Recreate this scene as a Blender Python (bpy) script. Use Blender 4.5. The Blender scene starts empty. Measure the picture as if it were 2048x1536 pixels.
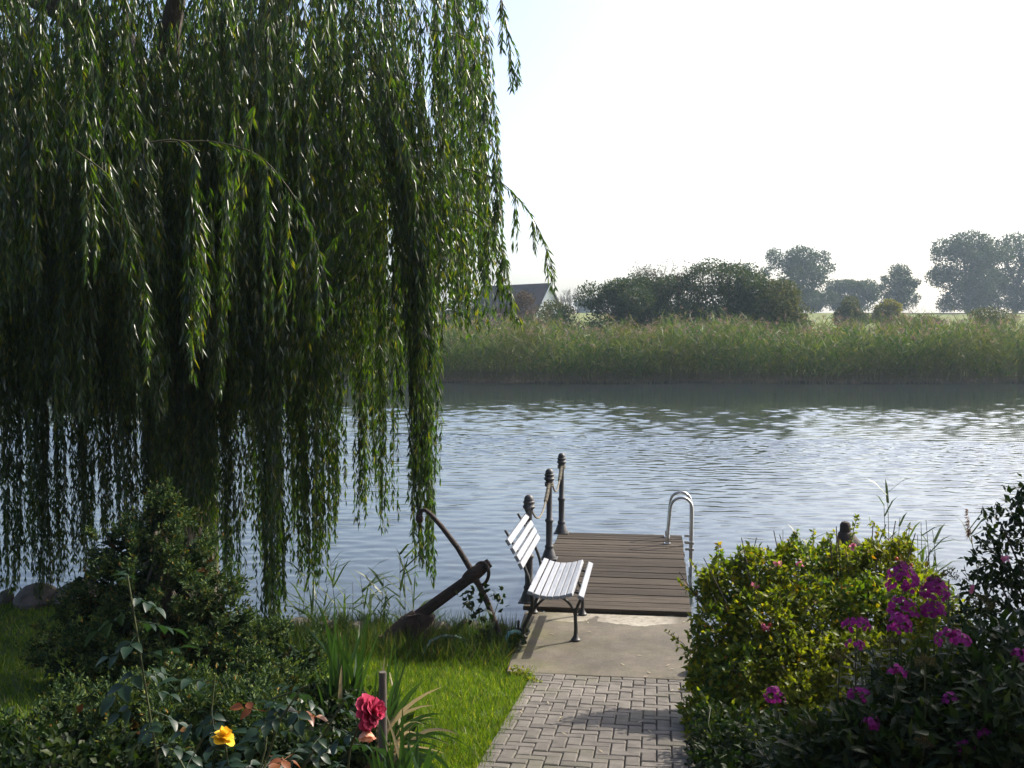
import bpy, math, random
import numpy as np
from mathutils import Vector, Matrix

R = math.radians
rng = np.random.default_rng(7)
random.seed(7)
scene = bpy.context.scene
COL = scene.collection

# ------------------------------------------------------------------ camera, sky, sun, exposure
F = 2100.0                       # focal length in photo pixels (photo is 2048 wide)
YAW, PITCH, CAMZ = R(7.9), R(2.94), 2.7
cd = bpy.data.cameras.new('camera')
cd.sensor_width = 36.0
cd.lens = F / 2048 * 36.0
cd.clip_start, cd.clip_end = 0.05, 4000
cam = bpy.data.objects.new('camera', cd)
COL.objects.link(cam)
cam.location = (0, 0, CAMZ)
cam.rotation_euler = (R(90) - PITCH, 0, YAW)
scene.camera = cam

SUN_AZ, SUN_EL = R(52), R(39)    # azimuth from +Y towards +X
sdir = Vector((math.sin(SUN_AZ) * math.cos(SUN_EL), math.cos(SUN_AZ) * math.cos(SUN_EL), math.sin(SUN_EL)))
w = bpy.data.worlds.new('World')
scene.world = w
w.use_nodes = True
nt = w.node_tree
sky = nt.nodes.new('ShaderNodeTexSky')
sky.sky_type = 'NISHITA'
sky.sun_disc = False
sky.sun_elevation = SUN_EL
sky.sun_rotation = SUN_AZ
sky.altitude = 0
sky.air_density = 0.8
sky.dust_density = 3.4
sky.ozone_density = 1.0
bg = nt.nodes['Background']
bg.inputs['Strength'].default_value = 0.15
nt.links.new(sky.outputs[0], bg.inputs['Color'])

sl = bpy.data.lights.new('sun', 'SUN')
sl.energy = 3.9
sl.angle = R(0.6)
sl.color = (1.0, 0.93, 0.82)
so = bpy.data.objects.new('sun', sl)
COL.objects.link(so)
so.rotation_euler = sdir.to_track_quat('Z', 'Y').to_euler()

scene.view_settings.view_transform = 'Standard'
scene.view_settings.look = 'None'
scene.view_settings.exposure = 1.05
scene.view_settings.gamma = 1.0
scene.view_settings.use_curve_mapping = False
scene.render.engine = 'CYCLES'
scene.cycles.max_bounces = 6
scene.cycles.diffuse_bounces = 3
scene.cycles.glossy_bounces = 3
scene.cycles.transmission_bounces = 4
scene.cycles.volume_bounces = 0
scene.cycles.sample_clamp_indirect = 6

# ------------------------------------------------------------------ surveying helpers
CM = cam.rotation_euler.to_matrix()


def ray(px, py):
    return CM @ Vector(((px - 1024) / F, (768 - py) / F, -1.0))


def at(px, py, Y):
    """world point at distance Y (metres north of the camera) on the sight line of a photo pixel"""
    d = ray(px, py)
    t = Y / d.y
    return Vector((0, 0, CAMZ)) + d * t


def gz(px, py, z=0.0):
    d = ray(px, py)
    t = (z - CAMZ) / d.z
    return Vector((0, 0, CAMZ)) + d * t


def sstep(a, b, x):
    t = np.clip((np.asarray(x, float) - a) / (b - a), 0, 1)
    return t * t * (3 - 2 * t)


WATER_Z = -0.35


def near_shore(X):
    X = np.asarray(X, float)
    return 9.25 + 0.45 * sstep(-2.5, -5.0, X) + 0.15 * np.sin(X * 2.1) - 0.35 * sstep(0.2, 0.8, X) + 0.0 * X


def far_shore(X):
    return 61.5 + 0.14 * np.asarray(X, float) + 0.5 * np.sin(np.asarray(X, float) * 0.35)


def height(X, Y):
    X = np.asarray(X, float)
    Y = np.asarray(Y, float)
    side = np.maximum(sstep(-1.15, -2.0, X), sstep(0.5, 1.3, X))
    near = 0.127 * np.clip(8.08 - Y, 0, 9.5) + 0.25 * sstep(6.4, 2.6, Y) * side
    near = near + 0.02 * np.sin(X * 3.1) * np.sin(Y * 2.3) * side - 0.03
    a = sstep(0, 1.1, Y - near_shore(X))
    s = Y - far_shore(X)
    far = -0.25 + 0.6 * sstep(3, 20, s) + 6.3 * sstep(15, 190, s) - 3 * sstep(330, 700, s)
    b = sstep(-2.5, 0.3, s)
    return near * (1 - a) + (-1.4) * a * (1 - b) + far * b


def hgt(x, y):
    return float(height(x, y))


# ------------------------------------------------------------------ mesh helpers
def tag(o, label=None, cat=None, group=None, kind=None):
    if label: o['label'] = label
    if cat: o['category'] = cat
    if group: o['group'] = group
    if kind: o['kind'] = kind
    return o


def link(o, parent=None):
    COL.objects.link(o)
    if parent is not None:
        o.parent = parent
    return o


def empty(name, loc=(0, 0, 0), rz=0.0):
    o = bpy.data.objects.new(name, None)
    o.empty_display_size = 0.1
    o.location = loc
    o.rotation_euler = (0, 0, rz)
    COL.objects.link(o)
    return o


def mesh_np(name, V, faces, smooth=False):
    """V (n,3); faces: list of int arrays (m,k)"""
    me = bpy.data.meshes.new(name)
    V = np.asarray(V, np.float32)
    faces = [np.asarray(f, np.int32) for f in faces if len(f)]
    nl = sum(f.size for f in faces)
    nf = sum(len(f) for f in faces)
    me.vertices.add(len(V))
    me.vertices.foreach_set('co', V.ravel())
    me.loops.add(nl)
    me.polygons.add(nf)
    me.loops.foreach_set('vertex_index', np.concatenate([f.ravel() for f in faces]))
    st, c = [], 0
    for f in faces:
        st.append(c + np.arange(len(f)) * f.shape[1])
        c += f.size
    me.polygons.foreach_set('loop_start', np.concatenate(st).astype(np.int32))
    if smooth:
        me.polygons.foreach_set('use_smooth', np.ones(nf, bool))
    me.update(calc_edges=True)
    return me


class MB:
    def __init__(self):
        self.v, self.f, self.sm = [], [], []

    def add(self, vs, fs, smooth=False):
        o = len(self.v)
        self.v += [tuple(p) for p in vs]
        self.f += [tuple(i + o for i in q) for q in fs]
        self.sm += [smooth] * len(fs)
        return self

    def box(self, c, s, M=None, ch=0.0):
        """chamfered box: centre c, full size s"""
        x, y, z = s[0] / 2, s[1] / 2, s[2] / 2
        k = ch
        vs = [(-x, -y, -z), (x, -y, -z), (x, y, -z), (-x, y, -z)]
        if k > 0:
            vs += [(-x, -y, z - k), (x, -y, z - k), (x, y, z - k), (-x, y, z - k),
                   (-x + k, -y + k, z), (x - k, -y + k, z), (x - k, y - k, z), (-x + k, y - k, z)]
            fs = [(3, 2, 1, 0), (8, 9, 10, 11)]
            for i in range(4):
                j = (i + 1) % 4
                fs += [(i, j, 4 + j, 4 + i), (4 + i, 4 + j, 8 + j, 8 + i)]
        else:
            vs += [(-x, -y, z), (x, -y, z), (x, y, z), (-x, y, z)]
            fs = [(3, 2, 1, 0), (4, 5, 6, 7)]
            for i in range(4):
                j = (i + 1) % 4
                fs.append((i, j, 4 + j, 4 + i))
        vs = [Vector(p) for p in vs]
        if M is not None:
            vs = [M @ p for p in vs]
        c = Vector(c)
        return self.add([p + c for p in vs], fs)

    def tube(self, pts, rad, n=8, cap=True, flat=None):
        pts = [Vector(p) for p in pts]
        if not hasattr(rad, '__len__'):
            rad = [rad] * len(pts)
        vs, fs = [], []
        up = Vector((0.13, 0.21, 1)).normalized()
        N = None
        for i, p in enumerate(pts):
            t = (pts[min(i + 1, len(pts) - 1)] - pts[max(i - 1, 0)]).normalized()
            if N is None:
                N = up.cross(t)
                if N.length < 0.1:
                    N = Vector((1, 0, 0)).cross(t)
            N = (N - t * N.dot(t)).normalized()
            B = t.cross(N)
            for k in range(n):
                a = 2 * math.pi * k / n
                vs.append(p + (N * math.cos(a) + B * math.sin(a)) * rad[i])
        for i in range(len(pts) - 1):
            for k in range(n):
                a, b = i * n + k, i * n + (k + 1) % n
                fs.append((a, b, b + n, a + n))
        if cap:
            fs.append(tuple(reversed(range(n))))
            fs.append(tuple((len(pts) - 1) * n + k for k in range(n)))
        return self.add(vs, fs, True)

    def lathe(self, prof, n=16, c=(0, 0, 0)):
        vs, fs = [], []
        for r, z in prof:
            for k in range(n):
                a = 2 * math.pi * k / n
                vs.append((c[0] + r * math.cos(a), c[1] + r * math.sin(a), c[2] + z))
        for i in range(len(prof) - 1):
            for k in range(n):
                a, b = i * n + k, i * n + (k + 1) % n
                fs.append((a, b, b + n, a + n))
        fs.append(tuple(reversed(range(n))))
        fs.append(tuple((len(prof) - 1) * n + k for k in range(n)))
        return self.add(vs, fs, True)

    def prism(self, poly, nrm, th):
        """flat polygon (3-D points) thickened along nrm"""
        nrm = Vector(nrm).normalized() * th / 2
        n = len(poly)
        vs = [Vector(p) + nrm for p in poly] + [Vector(p) - nrm for p in poly]
        fs = [tuple(range(n)), tuple(reversed(range(n, 2 * n)))]
        for i in range(n):
            j = (i + 1) % n
            fs.append((j, i, n + i, n + j))
        return self.add(vs, fs)

    def mesh(self, name):
        me = bpy.data.meshes.new(name)
        me.from_pydata(self.v, [], self.f)
        if any(self.sm):
            me.polygons.foreach_set('use_smooth', self.sm)
            me.set_sharp_from_angle(angle=R(38))
        me.update()
        return me

    def build(self, name, mat, parent=None):
        me = self.mesh(name)
        me.materials.append(mat)
        return link(bpy.data.objects.new(name, me), parent)


def obj(name, me, mat=None, parent=None):
    if mat is not None and not me.materials:
        me.materials.append(mat)
    return link(bpy.data.objects.new(name, me), parent)


def unit(n):
    v = rng.normal(size=(n, 3))
    return v / np.linalg.norm(v, axis=1, keepdims=True)


def norm(v):
    return v / np.maximum(np.linalg.norm(v, axis=1, keepdims=True), 1e-9)


def kites(P, D, L, W, fold=0.25, belly=0.42, side=None):
    """leaf-shaped folded quads: base P, direction D, length L, width W"""
    n = len(P)
    D = norm(D)
    S = np.cross(D, unit(n)) if side is None else side - D * np.sum(side * D, 1, keepdims=True)
    S = norm(S)
    N = np.cross(D, S)
    L = np.broadcast_to(np.asarray(L, float), (n,))[:, None]
    W = np.broadcast_to(np.asarray(W, float), (n,))[:, None]
    m = P + D * L * belly
    V = np.empty((n, 4, 3))
    V[:, 0] = P
    V[:, 1] = m + S * W / 2 + N * W * fold
    V[:, 2] = P + D * L
    V[:, 3] = m - S * W / 2 + N * W * fold
    b = (np.arange(n) * 4)[:, None]
    T = np.concatenate([b + [0, 1, 2], b + [0, 2, 3]])
    return V.reshape(-1, 3), T


def bent_blades(P, D, L, W, sag=0.25, side=None):
    """grass/reed blades: 5 verts, a quad and a tip triangle, bending with gravity"""
    n = len(P)
    D = norm(D)
    S = np.cross(D, np.array([0, 0, 1.0])) + unit(n) * 0.3 if side is None else side
    S = norm(S)
    L = np.broadcast_to(np.asarray(L, float), (n,))[:, None]
    W = np.broadcast_to(np.asarray(W, float), (n,))[:, None]
    g = np.array([0, 0, -1.0])
    V = np.empty((n, 5, 3))
    V[:, 0] = P - S * W / 2
    V[:, 1] = P + S * W / 2
    mid = P + D * L * 0.55 + g * L * sag * 0.2
    V[:, 2] = mid + S * W * 0.42
    V[:, 3] = mid - S * W * 0.42
    V[:, 4] = P + D * L * 0.97 + g * L * sag
    b = (np.arange(n) * 5)[:, None]
    return V.reshape(-1, 3), b + [0, 1, 2, 3], b + [3, 2, 4]


class NB:
    """numpy mesh accumulator"""
    def __init__(self):
        self.V, self.T, self.Q, self.n = [], [], [], 0

    def add(self, V, T=None, Q=None):
        if T is not None and len(T): self.T.append(T + self.n)
        if Q is not None and len(Q): self.Q.append(Q + self.n)
        self.V.append(V)
        self.n += len(V)

    def tube(self, pts, rad, n=3):
        pts = np.asarray(pts, float)
        k = len(pts)
        rad = np.broadcast_to(np.asarray(rad, float), (k,))
        t = norm(np.gradient(pts, axis=0))
        ref = np.array([0.3, 0.9, 0.2]) if abs(t[0, 2]) > 0.7 else np.array([0.1, 0.2, 1.0])
        N = norm(np.cross(t, ref))
        B = np.cross(t, N)
        a = np.arange(n) * 2 * math.pi / n
        V = pts[:, None, :] + (N[:, None, :] * np.cos(a)[None, :, None] + B[:, None, :] * np.sin(a)[None, :, None]) * rad[:, None, None]
        i = np.arange(k - 1)[:, None] * n
        j = np.arange(n)[None, :]
        j2 = (j + 1) % n
        Q = np.stack([i + j, i + j2, i + j2 + n, i + j + n], -1).reshape(-1, 4)
        self.add(V.reshape(-1, 3), Q=Q)

    def mesh(self, name, smooth=False):
        fs = []
        if self.T: fs.append(np.concatenate(self.T))
        if self.Q: fs.append(np.concatenate(self.Q))
        return mesh_np(name, np.concatenate(self.V), fs, smooth)

    def build(self, name, mat, parent=None, smooth=False):
        return obj(name, self.mesh(name, smooth), mat, parent)


# ------------------------------------------------------------------ materials
def new_mat(name):
    m = bpy.data.materials.new(name)
    m.use_nodes = True
    n = m.node_tree
    b = n.nodes['Principled BSDF']
    return m, n, b


def N_(n, t, **kw):
    x = n.nodes.new(t)
    for k, v in kw.items():
        if k in x.inputs:
            x.inputs[k].default_value = v
        else:
            setattr(x, k, v)
    return x


def noise(n, scale, detail=4, vec=None, rough=0.55):
    x = N_(n, 'ShaderNodeTexNoise')
    x.inputs['Scale'].default_value = scale
    x.inputs['Detail'].default_value = detail
    x.inputs['Roughness'].default_value = rough
    if vec is not None: n.links.new(vec, x.inputs['Vector'])
    return x.outputs['Fac']


def ramp(n, fac, stops):
    r = N_(n, 'ShaderNodeValToRGB')
    while len(r.color_ramp.elements) < len(stops):
        r.color_ramp.elements.new(0.5)
    for e, (p, c) in zip(r.color_ramp.elements, stops):
        e.position = p
        e.color = (*c, 1)
    n.links.new(fac, r.inputs[0])
    return r.outputs[0]


def mixc(n, fac, a, b, mode='MIX'):
    m = N_(n, 'ShaderNodeMix')
    m.data_type = 'RGBA'
    m.blend_type = mode
    for i, v in ((0, fac), (6, a), (7, b)):
        if hasattr(v, 'links'):
            n.links.new(v, m.inputs[i])
        else:
            m.inputs[i].default_value = v if i == 0 else (*v, 1)
    return m.outputs[2]


def math_(n, op, a, b=None):
    m = N_(n, 'ShaderNodeMath', operation=op)
    for i, v in enumerate((a, b)):
        if v is None: continue
        if hasattr(v, 'links'): n.links.new(v, m.inputs[i])
        else: m.inputs[i].default_value = v
    return m.outputs[0]


def position(n):
    return N_(n, 'ShaderNodeNewGeometry').outputs['Position']


def mapping(n, vec, scale):
    m = N_(n, 'ShaderNodeMapping')
    m.inputs['Scale'].default_value = scale
    n.links.new(vec, m.inputs['Vector'])
    return m.outputs[0]


def bump(n, b, h, strength, dist=0.01):
    x = N_(n, 'ShaderNodeBump')
    x.inputs['Strength'].default_value = strength
    x.inputs['Distance'].default_value = dist
    n.links.new(h, x.inputs['Height'])
    n.links.new(x.outputs[0], b.inputs['Normal'])


def leaf_mat(name, cols, trans=0.4, rough=0.42, spec=0.5, tboost=(1.5, 1.6, 0.7), patch=0.0, patchscale=0.6, patchcol=None):
    """cols: ramp stops over the random value of each separate leaf"""
    m, n, b = new_mat(name)
    g = N_(n, 'ShaderNodeNewGeometry')
    c = ramp(n, g.outputs['Random Per Island'], cols)
    if patch:
        f = noise(n, patchscale, 3, g.outputs['Position'])
        f = math_(n, 'MULTIPLY', ramp(n, f, [(0.42, (0, 0, 0)), (0.62, (1, 1, 1))]), patch)
        c = mixc(n, f, c, patchcol)
    n.links.new(c, b.inputs['Base Color'])
    b.inputs['Roughness'].default_value = rough
    b.inputs['Specular IOR Level'].default_value = spec
    t = N_(n, 'ShaderNodeBsdfTranslucent')
    tc = mixc(n, 1.0, c, tboost, 'MULTIPLY')
    n.links.new(tc, t.inputs['Color'])
    mx = N_(n, 'ShaderNodeMixShader')
    mx.inputs[0].default_value = trans
    n.links.new(b.outputs[0], mx.inputs[1])
    n.links.new(t.outputs[0], mx.inputs[2])
    n.links.new(mx.outputs[0], n.nodes['Material Output'].inputs['Surface'])
    return m


def rough_mat(name, c1, c2, scale=6, rough=0.8, bumps=0.3, bscale=40, stretch=(1, 1, 1), metal=0.0, spec=0.4, per_obj=0.0, dist=0.01):
    m, n, b = new_mat(name)
    tc = N_(n, 'ShaderNodeTexCoord').outputs['Object']
    if per_obj:
        tc2 = N_(n, 'ShaderNodeVectorMath', operation='ADD')
        oi = N_(n, 'ShaderNodeObjectInfo')
        sc = N_(n, 'ShaderNodeVectorMath', operation='SCALE')
        cx = N_(n, 'ShaderNodeCombineXYZ')
        for i in range(3): n.links.new(oi.outputs['Random'], cx.inputs[i])
        n.links.new(cx.outputs[0], sc.inputs[0])
        sc.inputs['Scale'].default_value = 37
        n.links.new(tc, tc2.inputs[0])
        n.links.new(sc.outputs[0], tc2.inputs[1])
        tc = tc2.outputs[0]
    v = mapping(n, tc, stretch)
    f = noise(n, scale, 6, v, 0.65)
    c = ramp(n, f, [(0.3, c1), (0.7, c2)])
    if per_obj:
        hsv = N_(n, 'ShaderNodeHueSaturation')
        val = math_(n, 'MULTIPLY_ADD', oi.outputs['Random'], per_obj)
        val.node.inputs[2].default_value = 1 - per_obj / 2
        n.links.new(val, hsv.inputs['Value'])
        n.links.new(c, hsv.inputs['Color'])
        c = hsv.outputs[0]
    n.links.new(c, b.inputs['Base Color'])
    b.inputs['Roughness'].default_value = rough
    b.inputs['Metallic'].default_value = metal
    b.inputs['Specular IOR Level'].default_value = spec
    if bumps:
        bump(n, b, noise(n, bscale, 5, v), bumps, dist)
    return m


M = {}
M['willow'] = leaf_mat('willow leaf', [(0.0, (0.011, 0.028, 0.005)), (0.5, (0.022, 0.048, 0.007)), (0.88, (0.045, 0.078, 0.010)), (1.0, (0.12, 0.11, 0.012))], 0.48, 0.33, 0.6, (2.35, 2.5, 0.45))
M['twig'] = rough_mat('twig bark', (0.035, 0.035, 0.012), (0.07, 0.065, 0.02), 8, 0.7, 0)
M['bark'] = rough_mat('bark', (0.045, 0.035, 0.025), (0.13, 0.11, 0.085), 5, 0.9, 0.9, 14, (3, 3, 0.6), dist=0.05)
M['juniper'] = leaf_mat('juniper needle', [(0.0, (0.014, 0.034, 0.016)), (0.45, (0.03, 0.062, 0.022)), (0.8, (0.07, 0.105, 0.026)), (0.97, (0.13, 0.155, 0.035)), (1.0, (0.25, 0.12, 0.03))], 0.2, 0.6, 0.15, (1.4, 1.5, 0.6))
M['old_needle'] = leaf_mat('old needle', [(0.0, (0.012, 0.025, 0.012)), (0.9, (0.02, 0.035, 0.015)), (1.0, (0.12, 0.05, 0.015))], 0.1, 0.8, 0.1)
M['rose_hedge'] = leaf_mat('hedge rose leaf', [(0.0, (0.025, 0.06, 0.008)), (0.4, (0.065, 0.115, 0.010)), (0.75, (0.15, 0.19, 0.012)), (0.96, (0.26, 0.25, 0.015)), (1.0, (0.25, 0.09, 0.015))], 0.5, 0.5, 0.3, (1.7, 1.7, 0.45), 0.5, 1.6, (0.16, 0.165, 0.012))
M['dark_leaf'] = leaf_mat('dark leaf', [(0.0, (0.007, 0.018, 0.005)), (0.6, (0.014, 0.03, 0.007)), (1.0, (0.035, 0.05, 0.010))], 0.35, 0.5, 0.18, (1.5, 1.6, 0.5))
M['rose_leaf'] = leaf_mat('glossy rose leaf', [(0.0, (0.008, 0.024, 0.012)), (0.7, (0.014, 0.036, 0.016)), (1.0, (0.035, 0.055, 0.013))], 0.3, 0.42, 0.4, (1.6, 1.8, 0.5))
M['red_leaf'] = leaf_mat('reddish leaf', [(0.0, (0.12, 0.03, 0.012)), (1.0, (0.25, 0.09, 0.015))], 0.4, 0.4, 0.5, (1.6, 1.3, 0.7))
M['stem'] = rough_mat('green stem', (0.04, 0.06, 0.02), (0.08, 0.09, 0.03), 20, 0.6, 0)
M['iris'] = leaf_mat('strap leaf', [(0.0, (0.015, 0.04, 0.014)), (0.6, (0.028, 0.065, 0.018)), (1.0, (0.06, 0.09, 0.022))], 0.25, 0.33, 0.5, (1.5, 1.6, 0.5))
M['dry_leaf'] = leaf_mat('dry strap leaf', [(0.0, (0.22, 0.17, 0.09)), (1.0, (0.45, 0.40, 0.28))], 0.3, 0.6, 0.3, (1.2, 1.1, 0.8))
M['grass'] = leaf_mat('grass blade', [(0.0, (0.035, 0.085, 0.006)), (0.5, (0.085, 0.155, 0.010)), (0.92, (0.18, 0.23, 0.018)), (1.0, (0.30, 0.26, 0.10))], 0.5, 0.45, 0.35, (1.6, 1.6, 0.45), 0.5, 3.5, (0.04, 0.08, 0.008))
M['rough_grass'] = leaf_mat('rough grass', [(0.0, (0.02, 0.05, 0.012)), (0.8, (0.05, 0.085, 0.015)), (1.0, (0.16, 0.13, 0.05))], 0.4, 0.6, 0.2, (1.5, 1.5, 0.5))
M['near_reed'] = leaf_mat('reed leaf', [(0.0, (0.03, 0.06, 0.016)), (0.7, (0.055, 0.095, 0.02)), (1.0, (0.2, 0.17, 0.04))], 0.38, 0.45, 0.4, (1.5, 1.5, 0.6))
M['reed_stem'] = rough_mat('reed stem', (0.08, 0.075, 0.03), (0.16, 0.135, 0.06), 12, 0.6, 0)
M['plume'] = leaf_mat('reed plume', [(0.0, (0.14, 0.09, 0.07)), (1.0, (0.30, 0.22, 0.18))], 0.35, 0.8, 0.1, (1.2, 1.1, 1.0))
M['bush'] = leaf_mat('far bush leaf', [(0.0, (0.015, 0.035, 0.012)), (0.6, (0.03, 0.055, 0.018)), (1.0, (0.08, 0.085, 0.03))], 0.3, 0.6, 0.25, (1.4, 1.4, 0.6))
M['bush2'] = leaf_mat('far olive bush leaf', [(0.0, (0.03, 0.05, 0.015)), (0.6, (0.06, 0.075, 0.02)), (1.0, (0.12, 0.11, 0.04))], 0.3, 0.6, 0.25, (1.4, 1.4, 0.6))
M['yellow_bush'] = leaf_mat('yellowing bush leaf', [(0.0, (0.08, 0.095, 0.02)), (1.0, (0.22, 0.19, 0.03))], 0.4, 0.6, 0.2, (1.3, 1.3, 0.6))
M['brown_bush'] = leaf_mat('brown bush leaf', [(0.0, (0.05, 0.035, 0.02)), (1.0, (0.13, 0.09, 0.05))], 0.2, 0.8, 0.1, (1.2, 1.1, 0.8))
M['far_tree'] = leaf_mat('far tree leaf', [(0.0, (0.02, 0.04, 0.015)), (1.0, (0.055, 0.075, 0.025))], 0.25, 0.6, 0.2, (1.4, 1.4, 0.6))
M['iron'] = rough_mat('cast iron', (0.012, 0.013, 0.014), (0.035, 0.034, 0.033), 14, 0.48, 0.35, 60, metal=0.0, spec=0.5)
M['post_iron'] = rough_mat('weathered grey iron', (0.03, 0.031, 0.033), (0.075, 0.072, 0.07), 9, 0.55, 0.4, 50, spec=0.5)
M['rust'] = rough_mat('dark rusted iron', (0.014, 0.010, 0.009), (0.055, 0.032, 0.022), 10, 0.75, 0.9, 45, spec=0.35, dist=0.02)
M['rust_bright'] = rough_mat('flaking rust', (0.05, 0.02, 0.014), (0.2, 0.11, 0.08), 14, 0.85, 0.8, 60)
M['steel'] = rough_mat('brushed steel', (0.52, 0.52, 0.51), (0.68, 0.68, 0.67), 30, 0.3, 0.05, 90, metal=1.0)
M['white_slat'] = rough_mat('weathered white paint', (0.20, 0.21, 0.225), (0.34, 0.35, 0.37), 6, 0.4, 0.25, 30, (6, 0.5, 6), per_obj=0.10)
M['rope'] = rough_mat('old hemp rope', (0.10, 0.09, 0.068), (0.21, 0.19, 0.145), 60, 0.9, 0.8, 90)
M['plank'] = rough_mat('weathered deck wood', (0.026, 0.021, 0.016), (0.082, 0.067, 0.051), 7, 0.85, 0.8, 16, (0.35, 5, 5), per_obj=0.6, spec=0.12)
M['beam'] = rough_mat('dark beam', (0.03, 0.024, 0.018), (0.07, 0.055, 0.04), 6, 0.8, 0.5, 18, (0.5, 4, 4))
M['paver'] = rough_mat('concrete paver', (0.08, 0.071, 0.06), (0.15, 0.134, 0.114), 11, 0.85, 0.5, 120, per_obj=0.3, dist=0.004)
m_, n_, b_ = M['paver'], M['paver'].node_tree, M['paver'].node_tree.nodes['Principled BSDF']
src = b_.inputs['Base Color'].links[0].from_socket
pos_ = position(n_)
mo = ramp(n_, noise(n_, 2.3, 6, pos_, 0.7), [(0.5, (0, 0, 0)), (0.72, (0.75, 0.75, 0.75))])
dk = ramp(n_, noise(n_, 0.9, 4, pos_, 0.6), [(0.35, (0.68, 0.68, 0.68)), (0.65, (1.1, 1.1, 1.1))])
n_.links.new(mixc(n_, mo, mixc(n_, 1.0, src, dk, 'MULTIPLY'), (0.075, 0.075, 0.04)), b_.inputs['Base Color'])
M['soil'] = rough_mat('joint sand', (0.05, 0.04, 0.028), (0.12, 0.095, 0.065), 25, 0.95, 0.8, 80)
M['stone'] = rough_mat('shore stone', (0.045, 0.04, 0.036), (0.15, 0.13, 0.11), 5, 0.85, 0.9, 16, per_obj=0.5, dist=0.03)
M['hose'] = rough_mat('teal hose rubber', (0.10, 0.26, 0.27), (0.18, 0.38, 0.38), 20, 0.4, 0.05)
M['hose_dark'] = rough_mat('grimy teal hose', (0.02, 0.06, 0.06), (0.06, 0.13, 0.13), 20, 0.5, 0.05)
M['stake'] = rough_mat('weathered stake', (0.05, 0.042, 0.032), (0.12, 0.1, 0.08), 9, 0.85, 0.6, 30, (4, 4, 0.5))
M['stump'] = rough_mat('dark wet wood', (0.025, 0.018, 0.014), (0.06, 0.045, 0.035), 8, 0.8, 0.6, 25, (3, 3, 0.5))
M['white_wall'] = rough_mat('white render', (0.68, 0.68, 0.66), (0.8, 0.8, 0.78), 0.6, 0.85, 0)
M['roof'] = rough_mat('brown roof tile', (0.06, 0.045, 0.04), (0.12, 0.085, 0.07), 1.2, 0.8, 0.4, 8)
M['glass'] = rough_mat('dark window glass', (0.02, 0.024, 0.028), (0.03, 0.034, 0.04), 2, 0.1, 0)
M['frame'] = rough_mat('window frame', (0.3, 0.25, 0.2), (0.4, 0.34, 0.28), 3, 0.6, 0)


def petal_mat(name, c1, c2, trans=0.35):
    return leaf_mat(name, [(0.0, c1), (1.0, c2)], trans, 0.6, 0.2, (1.1, 1.0, 1.0))


M['magenta'] = petal_mat('magenta phlox petal', (0.16, 0.008, 0.115), (0.31, 0.025, 0.22))
M['pink'] = petal_mat('pink petal', (0.62, 0.16, 0.32), (0.80, 0.36, 0.48))
M['crimson'] = petal_mat('crimson petal', (0.36, 0.018, 0.065), (0.52, 0.07, 0.14))
M['blush'] = petal_mat('blush outer petal', (0.75, 0.38, 0.26), (0.8, 0.55, 0.36))
M['yellow'] = petal_mat('yellow petal', (0.75, 0.46, 0.02), (0.85, 0.62, 0.05))
M['seed'] = leaf_mat('brown seed head', [(0.0, (0.04, 0.035, 0.018)), (1.0, (0.10, 0.08, 0.04))], 0.2, 0.8, 0.1)
M['hip'] = rough_mat('rose hip', (0.35, 0.03, 0.015), (0.5, 0.08, 0.02), 20, 0.35, 0)

# ground: grass in the garden, mud at the shore, meadow on the far bank
m, n, b = new_mat('ground')
pos = position(n)
sx = N_(n, 'ShaderNodeSeparateXYZ')
n.links.new(pos, sx.inputs[0])
gr = ramp(n, noise(n, 3.0, 6, pos), [(0.3, (0.03, 0.05, 0.012)), (0.7, (0.07, 0.095, 0.02))])
mud = ramp(n, noise(n, 5.0, 6, pos), [(0.3, (0.022, 0.018, 0.013)), (0.7, (0.06, 0.048, 0.034))])
mead = ramp(n, noise(n, 0.05, 6, pos), [(0.3, (0.10, 0.125, 0.03)), (0.7, (0.17, 0.18, 0.055))])
low = math_(n, 'LESS_THAN', sx.outputs['Z'], -0.07)
bed = math_(n, 'LESS_THAN', sx.outputs['Y'], 6.0)
rb = math_(n, 'GREATER_THAN', sx.outputs['X'], 0.33)
notg = math_(n, 'MAXIMUM', low, math_(n, 'MAXIMUM', bed, rb))
farm = math_(n, 'GREATER_THAN', sx.outputs['Y'], 70.0)
c = mixc(n, farm, mixc(n, notg, gr, mud), mead)
n.links.new(c, b.inputs['Base Color'])
b.inputs['Roughness'].default_value = 0.95
b.inputs['Specular IOR Level'].default_value = 0.15
bump(n, b, noise(n, 22, 6, pos), 0.7, 0.03)
M['ground'] = m

# water
m, n, b = new_mat('lake water')
pos = position(n)
b.inputs['Base Color'].default_value = (0.026, 0.034, 0.036, 1)
b.inputs['Roughness'].default_value = 0.04
b.inputs['IOR'].default_value = 1.333
b.inputs['Specular IOR Level'].default_value = 0.5
h2 = noise(n, 16.0, 2, mapping(n, pos, (0.7, 1.3, 1)), 0.5)
bump(n, b, math_(n, 'MULTIPLY', h2, 0.0012), 1.0, 1.0)
M['water'] = m

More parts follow.
